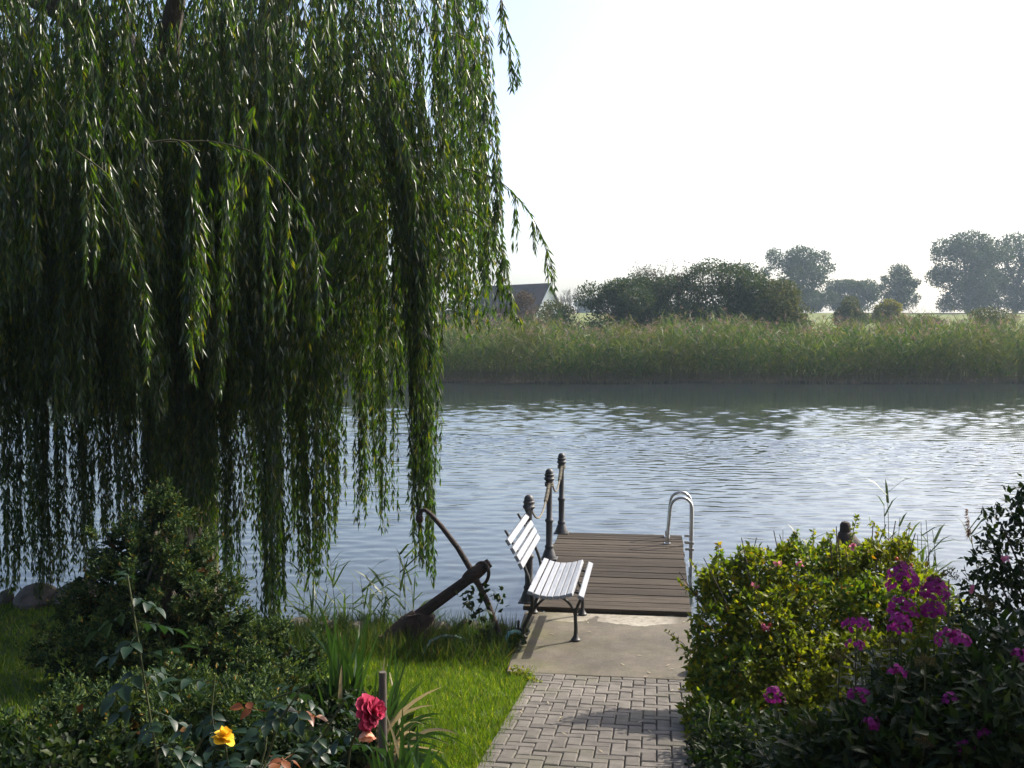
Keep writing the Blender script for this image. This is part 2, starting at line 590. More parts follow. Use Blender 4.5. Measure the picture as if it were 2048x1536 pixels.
# concrete slab: pale scaled patch along the deck end, darker damp film on the left
m, n, b = new_mat('slab concrete')
pos = position(n)
sx = N_(n, 'ShaderNodeSeparateXYZ')
n.links.new(pos, sx.inputs[0])
base = ramp(n, noise(n, 4, 8, pos, 0.7), [(0.3, (0.066, 0.056, 0.040)), (0.7, (0.135, 0.114, 0.086))])
fine = ramp(n, noise(n, 60, 4, pos, 0.7), [(0.35, (0.75, 0.75, 0.75)), (0.7, (1.15, 1.15, 1.15))])
base = mixc(n, 1.0, base, fine, 'MULTIPLY')
wob = math_(n, 'MULTIPLY', math_(n, 'SUBTRACT', noise(n, 2.2, 4, pos), 0.5), 0.9)
edge = math_(n, 'ADD', math_(n, 'SUBTRACT', sx.outputs['Y'], 9.62), wob)
pat = ramp(n, math_(n, 'MULTIPLY', edge, 14), [(0.45, (0, 0, 0)), (0.55, (1, 1, 1))])
pat = math_(n, 'MULTIPLY', pat, ramp(n, math_(n, 'ADD', sx.outputs['X'], 1.2), [(0.12, (0, 0, 0)), (0.35, (1, 1, 1))]))
pat = math_(n, 'MULTIPLY', pat, ramp(n, sx.outputs['X'], [(0.08, (1, 1, 1)), (0.22, (0, 0, 0))]))
pat = math_(n, 'MULTIPLY', pat, ramp(n, noise(n, 18, 5, pos), [(0.25, (0.25, 0.25, 0.25)), (0.55, (1, 1, 1))]))
c = mixc(n, pat, base, (0.30, 0.275, 0.225))
blot = ramp(n, noise(n, 1.3, 7, pos, 0.75), [(0.38, (0.62, 0.6, 0.56)), (0.6, (1.12, 1.12, 1.12))])
c = mixc(n, 1.0, c, blot, 'MULTIPLY')
moss = math_(n, 'MULTIPLY', ramp(n, noise(n, 3, 5, pos), [(0.4, (0, 0, 0)), (0.6, (1, 1, 1))]), ramp(n, math_(n, 'ADD', sx.outputs['X'], 1.3), [(0.1, (0.7, 0.7, 0.7)), (0.6, (0.1, 0.1, 0.1))]))
c = mixc(n, moss, c, (0.13, 0.125, 0.045))
n.links.new(c, b.inputs['Base Color'])
b.inputs['Roughness'].default_value = 0.85
bump(n, b, noise(n, 45, 6, pos), 0.35, 0.01)
M['slab'] = m

# ------------------------------------------------------------------ the setting
def axis_lines(parts):
    out = []
    for a, b_, s in parts:
        out += list(np.arange(a, b_, s))
    return np.array(sorted(set(np.round(out, 3))))


xs = axis_lines([(-700, -100, 60), (-100, -10, 6), (-10, 8, 0.2), (8, 100, 6), (100, 701, 60)])
ys = axis_lines([(-60, -1, 10), (-1, 11, 0.2), (11, 57, 4), (57, 72, 1.0), (72, 330, 8), (330, 901, 60)])
GX, GY = np.meshgrid(xs, ys)
V = np.stack([GX, GY, height(GX, GY)], -1).reshape(-1, 3)
# keep the soil below the paving and the slab
pm = (V[:, 0] > -1.35) & (V[:, 0] < 0.5) & (V[:, 1] < 8.4)
V[pm, 2] -= 0.05
sm = (V[:, 0] > -1.2) & (V[:, 0] < 0.3) & (V[:, 1] >= 8.0) & (V[:, 1] < 10.3)
V[sm, 2] = np.minimum(V[sm, 2], -0.25)
nx, ny = len(xs), len(ys)
i = np.arange(nx - 1)[None, :] + np.arange(ny - 1)[:, None] * nx
Q = np.stack([i, i + 1, i + 1 + nx, i + nx], -1).reshape(-1, 4)
tag(obj('ground', mesh_np('ground', V, [Q], True), M['ground']), 'garden lawn, lake bed and rising meadow of the far bank', 'ground', kind='structure')

WK = 44
wl_ = np.exp(rng.uniform(math.log(0.17), math.log(0.55), WK))
wa_ = rng.normal(0, R(56), WK)
wk_ = 2 * math.pi / wl_
wkx, wky = wk_ * np.sin(wa_), wk_ * np.cos(wa_)
wph = rng.uniform(0, 6.3, WK)
wamp = 0.066 * math.sqrt(2 / WK) / wk_


def wave(X, Y):
    Z = np.zeros_like(X)
    for k in range(WK):
        Z += wamp[k] * np.sin(wkx[k] * X + wky[k] * Y + wph[k])
    gust = 0.85 + 0.2 * np.sin(X * 0.21 + 1.3 * np.sin(Y * 0.17)) * np.sin(Y * 0.33 + 0.7 * np.sin(X * 0.13))
    lee = 0.3 + 0.7 * sstep(9.5, 16, Y)
    Yw = Y + 2.2 * np.sin(X * 0.23) + 1.3 * np.sin(X * 0.61 + 1)      # ragged edge of the lee under the reeds
    return Z * gust * lee * (1 + 1.5 * sstep(18, 30, Y)) * (1 - 0.85 * sstep(39, 49, Yw - 0.14 * X))


wv, wq, wo = [], [], 0
for (xa, xb, dx, ya, yb, dy) in ((-12, 8, 0.065, 8.6, 14, 0.05), (-23, 14, 0.10, 14, 30, 0.07), (-44, 26, 0.24, 30, 67, 0.14)):
    nx_, ny_ = int((xb - xa) / dx) + 1, int(round((yb - ya) / dy)) + 1
    X_, Y_ = np.meshgrid(np.linspace(xa, xb, nx_), np.linspace(ya, yb, ny_))
    wv.append(np.stack([X_, Y_, WATER_Z + wave(X_, Y_)], -1).reshape(-1, 3))
    i_ = np.arange(nx_ - 1)[None, :] + np.arange(ny_ - 1)[:, None] * nx_ + wo
    wq.append(np.stack([i_, i_ + 1, i_ + 1 + nx_, i_ + nx_], -1).reshape(-1, 4))
    wo += nx_ * ny_
zf = WATER_Z - 0.03
wv.append(np.array([(-300, 8.6, zf), (300, 8.6, zf), (300, 106, zf), (-300, 22, zf)], float))
wq.append(np.array([[wo, wo + 1, wo + 2, wo + 3]]))
tag(obj('lake_water', mesh_np('lake_water', np.concatenate(wv), [np.concatenate(wq)], True), M['water']), 'rippled pale grey lake water between garden and reed bank', 'water', kind='structure')

# concrete slab
mb = MB()
Y0, Y1 = 8.1, 9.905
top = [(-1.17, Y0), (0.30, Y0), (0.32, Y1), (-1.25, Y1)]
vs = [(x, y, 0.0) for x, y in top] + [(x, y, -0.55) for x, y in top]
mb.add(vs, [(0, 1, 2, 3), (7, 6, 5, 4)] + [(j, i_, 4 + i_, 4 + j) for i_, j in ((0, 1), (1, 2), (2, 3), (3, 0))])
slab = mb.build('concrete_slab', M['slab'])
bv = slab.modifiers.new('edge', 'BEVEL')
bv.width = 0.012
bv.segments = 2
tag(slab, 'brown stained concrete slab at the foot of the jetty', 'slab', kind='structure')

# brick path: bedding sheet with herringbone pavers as children
mb = MB()
mb.box((-0.30, -1.6, -0.035), (1.34, 3.2, 0.03))
path = mb.build('paved_path', M['soil'])
path.location = (0, 8.095, 0)
path.rotation_euler = (-math.atan(0.127), 0, 0)
tag(path, 'herringbone path of tan grey concrete pavers running down to the slab', 'path', kind='structure')
c10 = 0.0885
pav = {}
for key, sx_, sy_ in (('h', 2, 1), ('v', 1, 2), ('s', 1, 1)):
    mb = MB()
    mb.box((0, 0, -0.02), (sx_ * c10 - 0.006, sy_ * c10 - 0.006, 0.04), ch=0.006)
    pav[key] = mb.mesh('paver_' + key)
    pav[key].materials.append(M['paver'])
NCX, NCY = 15, 35
for b_ in range(-1, NCY + 1):
    for a in range(-1, NCX + 1):
        k = (a + b_) % 4
        if k == 0: cells, key = [(a, b_), (a + 1, b_)], 'h'
        elif k == 2: cells, key = [(a, b_), (a, b_ + 1)], 'v'
        else: continue
        ok = [q for q in cells if 0 <= q[0] < NCX and 0 <= q[1] < NCY]
        if not ok: continue
        if len(ok) == 1: key = 's'
        cx = np.mean([-0.965 + (q[0] + 0.5) * c10 for q in ok])
        cy = np.mean([-(q[1] + 0.5) * c10 for q in ok])
        o = link(bpy.data.objects.new('paver', pav[key]), path)
        o.location = (cx, cy, random.uniform(-0.004, 0.003))
        o.rotation_euler = (random.gauss(0, 0.011), random.gauss(0, 0.011), random.gauss(0, 0.011))

# ------------------------------------------------------------------ jetty
jet = empty('jetty', (0, 9.92, 0))
tag(jet, 'brown plank jetty reaching out from the concrete slab', 'jetty')
Yd0, Yd1 = 9.925, 13.68
npl = 26
pitch = (Yd1 - Yd0) / npl
y = Yd0
for k in range(npl):
    gap = random.choice([0.005, 0.006, 0.008, 0.018, 0.022])
    wd = pitch - gap
    mb = MB()
    mb.box((0, 0, 0), (1.60 + random.uniform(-0.008, 0.008), wd, 0.042), ch=0.004)
    p = mb.build('plank', M['plank'], jet)
    p.location = (-0.47 + random.uniform(-0.006, 0.006), y + pitch / 2 - 9.92, 0.02 + random.uniform(-0.003, 0.003))
    p.rotation_euler = (random.gauss(0, 0.006), random.gauss(0, 0.0015), random.gauss(0, 0.0015))
    y += pitch
for x in (-1.18, -0.45, 0.25):
    mb = MB()
    mb.box((x, (Yd1 - Yd0) / 2, -0.085), (0.09, Yd1 - Yd0 - 0.05, 0.15))
    mb.build('beam', M['beam'], jet)
for x in (-1.16, 0.22):
    for yy in (1.6, 3.5):
        mb = MB()
        mb.tube([(x, yy, -1.7), (x, yy, -0.16)], 0.07, 10)
        mb.build('pile', M['beam'], jet)

# ------------------------------------------------------------------ iron posts and rope
prof = [(0.084, 0.0), (0.084, 0.02), (0.075, 0.045), (0.062, 0.085), (0.05, 0.11), (0.047, 0.125), (0.052, 0.132), (0.052, 0.15), (0.045, 0.16),
        (0.039, 0.17), (0.038, 0.42), (0.043, 0.43), (0.05, 0.44), (0.05, 0.455), (0.041, 0.468), (0.034, 0.478), (0.032, 0.88), (0.04, 0.895), (0.043, 0.91)]
cap = [(0.044, 0.912), (0.058, 0.925), (0.062, 0.94), (0.053, 0.952), (0.05, 0.965), (0.056, 0.975), (0.057, 0.988), (0.047, 0.995), (0.048, 1.005), (0.045, 1.022),
       (0.036, 1.04), (0.02, 1.052), (0.004, 1.056)]
posts = []
for (yy, nm) in ((10.1, 'iron rope post nearest the white bench'), (12.05, 'middle one of the three iron rope posts on the jetty'), (13.62, 'farthest iron rope post at the outer jetty corner')):
    t = empty('rope_post', (-1.235, yy, 0.042))
    tag(t, nm, 'post', 'iron rope posts along the jetty')
    MB().lathe(prof, 18).build('shaft', M['post_iron'], t)
    MB().lathe(cap, 18).build('finial', M['post_iron'], t)
    mb = MB()
    mb.box((0, 0, 0.006), (0.19, 0.19, 0.016), ch=0.003)
    mb.build('base_plate', M['post_iron'], t)
    posts.append(t)


def catenary(a, b_, sag, n=22):
    a, b_ = Vector(a), Vector(b_)
    out = []
    for i_ in range(n + 1):
        s = i_ / n
        p = a.lerp(b_, s)
        p.z -= sag * 4 * s * (1 - s)
        out.append(p)
    return out


for k, (a, b_, lb) in enumerate(((posts[0], posts[1], 'old pale rope slung between nearest and middle iron posts'), (posts[1], posts[2], 'old pale rope slung between middle and farthest iron posts'))):
    t = empty('rope', a.location)
    tag(t, lb, 'rope', 'ropes of the jetty rail')
    A = Vector((0.03, 0.02, 0.89))
    B = b_.location - a.location + Vector((0.0, -0.035, 0.885))
    pts = catenary(A, B, 0.20)
    mb = MB()
    mb.tube(pts, 0.0105, 8)
    mb.build('strand', M['rope'], t)
    # whipping where the rope is bound back on itself below the far post's collar
    mb = MB()
    q = pts[-6:]
    for j in range(26):
        s = j / 25 * 4.9
        i_ = min(int(s), 4)
        p = q[i_].lerp(q[i_ + 1], s - i_)
        d = (q[i_ + 1] - q[i_]).normalized()
        mb.tube([p - d * 0.006, p + d * 0.006], 0.018 + 0.006 * math.sin(j * 1.3) ** 2, 8)
    mb.build('binding', M['rope'], t)
    mb = MB()
    for zz in (0.862, 0.885):
        c = b_.location - a.location
        ring = [(c.x + 0.044 * math.cos(u), c.y + 0.044 * math.sin(u), zz + 0.01 * math.sin(u)) for u in np.linspace(0, 2 * math.pi, 15)]
        mb.tube(ring, 0.0115, 6, cap=False)
    mb.build('loop', M['rope'], t)
mb = MB()

# ------------------------------------------------------------------ steel ladder
lad = empty('swim_ladder', (0.3, 13.3, 0.04))
tag(lad, 'stainless steel swimming ladder with hooped handrails on the jetty edge', 'ladder')
for yy in (-0.2, 0.25):
    pts = [(-0.165, yy, 0.0), (-0.145, yy, 0.25), (-0.13, yy, 0.44)]
    for u in np.linspace(math.pi, 0, 13):
        pts.append((0.005 + 0.132 * math.cos(u), yy, 0.45 + 0.135 * math.sin(u)))
    pts += [(0.137, yy, 0.3), (0.135, yy, 0.0), (0.13, yy, -0.5), (0.125, yy, -1.3)]
    rl = MB().tube(pts, 0.0185, 10).build('rail', M['steel'], lad)
    mb = MB()
    mb.box((-0.166, yy, 0.008), (0.075, 0.085, 0.012), ch=0.003)
    mb.box((-0.185, yy + 0.028, 0.045), (0.012, 0.02, 0.07))
    mb.box((-0.147, yy - 0.026, 0.045), (0.012, 0.02, 0.07))
    mb.build('foot_plate', M['steel'], rl)
    for zz in (-0.06, 0.02):
        mb = MB()
        mb.box((0.085, yy, zz), (0.06, 0.012, 0.03))
        mb.box((0.135, yy, zz), (0.052, 0.052, 0.028))
        mb.build('clamp', M['steel'], rl)
for zz in (-0.3, -0.55, -0.8):
    mb = MB()
    mb.box((0.13, 0.025, zz), (0.06, 0.41, 0.025))
    mb.build('step', M['steel'], lad)

# ------------------------------------------------------------------ bench
bench = empty('bench', (-0.9, 9.43, 0))
tag(bench, 'white slatted bench with black cast iron frame on concrete slab', 'bench')
BX, BY = -0.9, 9.43


def slat(name, x, z, ang, w_, th, ln=1.31, dy=0.0):
    mb = MB()
    mb.box((0, 0, 0), (w_, ln, th), ch=0.004)
    o = mb.build(name, M['white_slat'], bench)
    o.location = (x - BX, dy + random.uniform(-0.006, 0.006), z)
    o.rotation_euler = (0, ang, 0)
    return o


seat = [(-1.065, 0.462, 0.32), (-1.008, 0.443, 0.28), (-0.951, 0.430, 0.15), (-0.894, 0.426, 0.0), (-0.837, 0.430, -0.13), (-0.781, 0.441, -0.22), (-0.725, 0.456, -0.28), (-0.632, 0.438, 0.42)]
for x, z, a in seat:
    slat('slat', x, z, a, 0.049, 0.03)
back = [(-1.145, 0.69), (-1.175, 0.755), (-1.21, 0.822), (-1.252, 0.892)]
for k, (x, z) in enumerate(back):
    slat('backrest_slat', x, z, R(62 - 2 * k), 0.054, 0.03)
for yy in (-0.43, 0.41):
    mb = MB()

    def bar(pts, r0, r1=None):
        pts = [(x - BX, yy, z) for x, z in pts]
        # smooth the path
        P = [Vector(p) for p in pts]
        out = []
        for i_ in range(len(P) - 1):
            p0, p1, p2, p3 = P[max(i_ - 1, 0)], P[i_], P[i_ + 1], P[min(i_ + 2, len(P) - 1)]
            for s in np.linspace(0, 1, 6)[:-1]:
                out.append(0.5 * ((2 * p1) + (p2 - p0) * s + (2 * p0 - 5 * p1 + 4 * p2 - p3) * s * s + (3 * p1 - p0 - 3 * p2 + p3) * s ** 3))
        out.append(P[-1])
        r1 = r1 or r0
        mb.tube(out, [r0 + (r1 - r0) * i_ / (len(out) - 1) for i_ in range(len(out))], 8)

    bar([(x - 0.004, z - 0.024) for x, z, a in seat], 0.012)
    bar([(-0.69, 0.03), (-0.688, 0.12), (-0.692, 0.22), (-0.675, 0.30), (-0.645, 0.37), (-0.628, 0.418)], 0.018, 0.012)
    bar([(-0.69, 0.20), (-0.715, 0.285), (-0.775, 0.355), (-0.86, 0.40), (-0.90, 0.405)], 0.014, 0.011)
    bar([(-1.155, 0.03), (-1.135, 0.12), (-1.095, 0.21), (-1.07, 0.31), (-1.08, 0.42), (-1.105, 0.54), (-1.15, 0.66), (-1.20, 0.77), (-1.265, 0.88), (-1.31, 0.955)], 0.019, 0.011)
    bar([(-1.11, 0.17), (-1.05, 0.27), (-0.98, 0.35), (-0.90, 0.40)], 0.013, 0.011)
    fr = mb.build('iron_frame', M['iron'], bench)
    for x in (-0.69, -1.155):
        mb = MB()
        mb.lathe([(0.042, 0.0), (0.042, 0.014), (0.03, 0.026), (0.019, 0.05), (0.016, 0.09)], 12, (x - BX, yy, 0.001))
        mb.build('foot', M['iron'], fr)
    mb = MB()
    for x, z in ((-0.678, 0.455), (-0.678, 0.455)):
        mb.lathe([(0.009, 0), (0.009, 0.006), (0.004, 0.011)], 8, (x - BX, yy, z - 0.012))
    mb.build('bolt', M['iron'], fr)
MB().tube([(-1.07 - BX, -0.43, 0.32), (-1.07 - BX, 0.41, 0.32)], 0.008, 6).build('tie_rod', M['iron'], bench)

# ------------------------------------------------------------------ anchor
anc0 = Vector((-2.1, 8.95, 0))
anc = empty('anchor', anc0)
tag(anc, 'old rusty iron anchor leaning upright on the shore by the bench', 'anchor')


def ap(px, py, Y):
    return at(px, py, Y) - anc0


crown = ap(800, 1258, 8.85)
head = ap(972, 1133, 8.98)
ax = (head - crown).normalized()
mb = MB()
side = Vector((0, 1, 0))
for (s0, s1, w0, w1) in ((0.0, 1.0, 0.055, 0.04),):
    A, B = crown, head
    upv = ax.cross(side).normalized()
    sd = upv.cross(ax)
    vs = []
    for p, hw in ((A, w0), (A.lerp(B, 0.5), (w0 + w1) / 2), (B, w1)):
        for (u, v_) in ((1, .55), (.55, 1), (-.55, 1), (-1, .55), (-1, -.55), (-.55, -1), (.55, -1), (1, -.55)):
            vs.append(p + upv * hw * u + sd * hw * v_)
    fs = []
    for s in (0, 8):
        for k in range(8):
            fs.append((s + k, s + (k + 1) % 8, s + 8 + (k + 1) % 8, s + 8 + k))
    fs += [tuple(reversed(range(8))), tuple(range(16, 24))]
    mb.add(vs, fs)
sh = mb.build('shank', M['rust'], anc)
# head block, where the stock passes through
hb = ap(948, 1148, 8.97)
mb = MB()
mb.tube([hb - ax * 0.10, hb - ax * 0.06, hb, hb + ax * 0.07, hb + ax * 0.12, hb + ax * 0.17], [0.045, 0.06, 0.066, 0.058, 0.047, 0.04], 10)
mb.build('head', M['rust'], anc)
# stock: long bowed round bar with a bent ball end
pts = [ap(1014, 1318, 8.78), ap(1000, 1272, 8.82), ap(975, 1205, 8.88), ap(946, 1146, 8.97), ap(916, 1096, 9.05), ap(884, 1054, 9.12), ap(862, 1029, 9.16), ap(851, 1020, 9.18), ap(843, 1021, 9.18), ap(840, 1031, 9.17)]
MB().tube(pts, [0.024, 0.026, 0.027, 0.027, 0.025, 0.023, 0.021, 0.02, 0.02, 0.021], 10).build('stock', M['rust'], anc)
bc = ap(839, 1037, 9.17)
MB().lathe([(0.004, -0.042), (0.026, -0.034), (0.037, -0.012), (0.037, 0.012), (0.026, 0.034), (0.004, 0.042)], 12, bc).build('ball_end', M['rust'], anc)
# ring through the eye of the shank
rc = ap(962, 1148, 8.97)
mb = MB()
e1 = (ap(975, 1128, 8.97) - rc).normalized()
e2 = Vector((0.25, -0.95, -0.1)).normalized()
e1 = Vector((0.12, 0.0, 1.0)).normalized()
e2 = Vector((0.75, -0.62, 0.1)).normalized()
mb.tube([rc + (e1 * math.cos(u) + e2 * math.sin(u)) * 0.102 for u in np.linspace(0, 2 * math.pi, 25)], 0.0155, 8, cap=False)
mb.build('ring', M['rust'], anc)
# arms with flukes
pts = [ap(835, 1232, 8.86), ap(812, 1250, 8.83), ap(785, 1275, 8.78), ap(762, 1296, 8.74), ap(750, 1312, 8.72)]
MB().tube(pts, [0.07, 0.085, 0.085, 0.065, 0.03], 10).build('arm', M['rust'], anc)
poly = [ap(818, 1230, 8.80), ap(838, 1226, 8.82), ap(869, 1232, 8.9), ap(861, 1268, 8.86), ap(842, 1292, 8.8), ap(829, 1290, 8.78), ap(822, 1262, 8.77)]
MB().prism(poly, (0.2, 1, 0.25), 0.05).build('fluke', M['rust'], anc)
poly = [ap(757, 1272, 8.75), ap(777, 1268, 8.78), ap(772, 1300, 8.7), ap(752, 1322, 8.66)]
MB().prism(poly, (0.5, 1, 0.2), 0.04).build('fluke_tip', M['rust_bright'], anc)

# ------------------------------------------------------------------ shore stones
def stone(px, py, wpx, hpx, label, z=None, Y=None):
    p = at(px, py, Y) if Y else gz(px, py, 0.0)
    s = p.y / F
    rx, rz = wpx / 2 * s, hpx / 2 * s
    u = np.linspace(0, math.pi, 9)
    v_ = np.linspace(0, 2 * math.pi, 13)[:-1]
    ph = rng.uniform(0, 6, 6)
    vs, fs = [], []
    cuts = unit(7)
    for a in u:
        for b_ in v_:
            d = np.array([math.sin(a) * math.cos(b_), math.sin(a) * math.sin(b_), math.cos(a)])
            r = 1 + 0.08 * math.sin(3 * d[0] + ph[0]) + 0.07 * math.sin(4 * d[1] + ph[1] + 2 * d[2])
            for c in cuts:
                k = float(d @ c) * r
                if k > 0.78: r *= 0.78 / k
            vs.append((d[0] * r * rx, d[1] * r * rx * 0.8, d[2] * r * rz))
    n_ = len(v_)
    for i_ in range(len(u) - 1):
        for k in range(n_):
            fs.append((i_ * n_ + k, (i_ + 1) * n_ + k, (i_ + 1) * n_ + (k + 1) % n_, i_ * n_ + (k + 1) % n_))
    me = bpy.data.meshes.new('stone')
    me.from_pydata(vs, [], fs)
    me.polygons.foreach_set('use_smooth', [True] * len(fs))
    me.set_sharp_from_angle(angle=R(25))
    me.materials.append(M['stone'])
    o = obj('shore_stone', me)
    o.location = (p.x, p.y, max(p.z, hgt(p.x, p.y) + rz * 0.3))
    o.rotation_euler = (0, 0, random.uniform(0, 6))
    tag(o, label, 'stone', 'stones along the waterline')


stone(12, 1248, 46, 44, 'small dark stone cut off at the left picture edge', Y=9.6)
stone(75, 1240, 110, 66, 'dark boulder left of the juniper, nearer the picture edge', Y=9.6)
stone(160, 1232, 150, 84, 'largest dark boulder tucked behind the juniper', Y=9.75)
stone(600, 1292, 60, 36, 'stone at the waterline just right of the juniper', Y=9.15)
stone(655, 1296, 56, 36, 'stone at the waterline behind the strap leaves', Y=9.1)
stone(712, 1290, 50, 46, 'upright stone left of the anchor fluke', Y=9.1)
stone(800, 1300, 70, 34, 'flat stone under the anchor arm', Y=9.15)
stone(870, 1294, 80, 34, 'flat stone under the anchor shank', Y=9.2)
stone(940, 1296, 70, 36, 'stone between the anchor and the bench', Y=9.25)
stone(1000, 1285, 44, 30, 'small stone beside the rusty rod', Y=9.3)
stone(1392, 1330, 36, 40, 'pale stone at the right edge of the slab under hedge', Y=8.3)

# rod, pot and hose beside the slab
p0 = gz(1036, 1300)
t = empty('iron_rod', (p0.x, 9.05, -0.05))
MB().tube([at(1036, 1300, 9.05) - t.location, at(1037, 1241, 9.05) - t.location], 0.012, 6).build('shaft', M['rust'], t)
tag(t, 'short thin rusty rod standing beside the bench', 'rod')
pp = at(1035, 1284, 9.1)
t = empty('black_tub', (pp.x, pp.y, hgt(pp.x, pp.y) - 0.02))
hh_ = at(1035, 1262, 9.1).z - t.location.z
tb = MB().lathe([(0.08, 0.0), (0.105, hh_ * 0.9), (0.112, hh_ * 0.9), (0.112, hh_), (0.10, hh_), (0.095, hh_ * 0.7), (0.02, hh_ * 0.66)], 20).build('tub_body', M['iron'], t)
tag(t, 'low black tub behind the rear bench foot', 'tub')
t = empty('garden_hose', gz(1024, 1310))
o0 = t.location.copy()
pts = [at(x, y_, Y) - o0 for x, y_, Y in ((1050, 1312, 8.86), (1034, 1306, 8.85), (1017, 1292, 8.85), (1012, 1276, 8.87), (1018, 1266, 8.9), (1030, 1262, 8.95), (1042, 1266, 9.0))]
MB().tube(pts, 0.016, 8).build('coil', M['hose'], t)
tag(t, 'loop of pale teal garden hose beside the slab', 'hose')
t = empty('garden_hose', gz(870, 1330))
o0 = t.location.copy()
pts = [at(x, y_, Y) - o0 for x, y_, Y in ((848, 1345, 8.3), (842, 1325, 8.4), (848, 1300, 8.5), (862, 1282, 8.6), (885, 1272, 8.7), (912, 1274, 8.8), (935, 1282, 8.85), (958, 1295, 8.9))]
MB().tube(pts, 0.014, 8).build('coil', M['hose_dark'], t)
tag(t, 'dull teal hose lying over the plants below the anchor shank', 'hose')

# ------------------------------------------------------------------ willow
def strand_leaves(nb, tw, pts, spacing=0.022, L=(0.075, 0.125), W=(0.011, 0.017), out=0.55, tip=True, r=0.0022):
    pts = np.asarray(pts, float)
    seg = np.linalg.norm(np.diff(pts, axis=0), axis=1)
    cum = np.concatenate([[0], np.cumsum(seg)])
    n_ = max(int(cum[-1] / spacing), 2)
    s = np.sort(rng.uniform(0, cum[-1], n_))
    P = np.stack([np.interp(s, cum, pts[:, k]) for k in range(3)], 1)
    e = np.minimum(s + 0.03, cum[-1] + 0.03)
    T = np.stack([np.interp(np.minimum(s + 0.02, cum[-1]), cum, pts[:, k]) - np.interp(np.maximum(s - 0.02, 0), cum, pts[:, k]) for k in range(3)], 1)
    T = norm(T)
    a = rng.uniform(0, 2 * math.pi, n_)
    o = np.stack([np.cos(a), np.sin(a), np.zeros(n_)], 1)
    D = T * 0.8 + o * rng.uniform(0.15, out, n_)[:, None] + np.array([0, 0, -0.35])
    Lk = rng.uniform(*L, n_) * (1 - 0.35 * (s / cum[-1]) ** 3)
    V, T3 = kites(P, D, Lk, rng.uniform(*W, n_), 0.18, 0.4)
    nb.add(V, T3)
    if tw is not None:
        q = pts[::2] if len(pts) % 2 else np.concatenate([pts[::2], pts[-1:]])
        tw.tube(q, np.linspace(r, r * 0.4, len(q)), 3)


def hang(x, y_, z0, z1, drift=0.25, arch=0.35, k=9):
    """a hanging withy: short outward arch, then down with a slight wander"""
    L = z0 - z1
    a = rng.uniform(0, 2 * math.pi)
    dx, dy = rng.normal(0, drift, 2)
    s = np.linspace(0, 1, k)
    f1, f2 = rng.uniform(2, 5, 2)
    ph = rng.uniform(0, 6, 2)
    w1 = 0.035 * L / 3
    X = x - dx * (1 - s) ** 2 + w1 * np.sin(s * f1 + ph[0])
    Y_ = y_ - dy * (1 - s) ** 2 + w1 * np.sin(s * f2 + ph[1])
    Z = z0 - L * s + arch * 0.0
    return np.stack([X, Y_, Z], 1)


wil = empty('weeping_willow', (-5.3, 11.0, hgt(-5.3, 11.0) if False else -0.1))
tag(wil, 'large weeping willow hanging over the shore on the left', 'tree')
w0 = np.array(wil.location)
# trunk and limbs
mb = MB()
tp = [(0, 0, -0.4), (0.03, 0.0, 0.1), (0.08, 0.02, 1.0), (0.05, 0.05, 2.0), (0.0, 0.02, 2.8)]
mb.tube(tp, [0.52, 0.42, 0.36, 0.34, 0.36], 16)
mb.build('trunk', M['bark'], wil)
limb_tips = []
for k in range(11):
    a = k / 11 * 2 * math.pi + rng.uniform(-0.2, 0.2)
    r_ = rng.uniform(2.0, 3.2)
    top_ = rng.uniform(5.6, 7.4)
    pts = []
    for s in np.linspace(0, 1, 9):
        rr = r_ * s ** 1.25
        zz = 2.5 + (top_ - 2.5) * math.sin(min(s * 1.25, 1.2) * math.pi / 2) ** 0.9
        pts.append((rr * math.cos(a) + 0.1 * math.sin(5 * s + k), rr * math.sin(a) * 0.95 + 0.1 * math.cos(4 * s + k), zz))
    mb = MB()
    mb.tube(pts, list(np.linspace(0.17, 0.03, 9)), 8)
    mb.build('limb', M['bark'], wil)

leafN, twigN = NB(), NB()
OFF = w0


def put(pts, **kw):
    strand_leaves(leafN, twigN, np.asarray(pts, float) - OFF, **kw)


def px_of(x, y_, z):
    v_ = CM.transposed() @ (Vector((x, y_, z)) - Vector((0, 0, CAMZ)))
    return 1024 + F * v_.x / -v_.z, 768 - F * v_.y / -v_.z


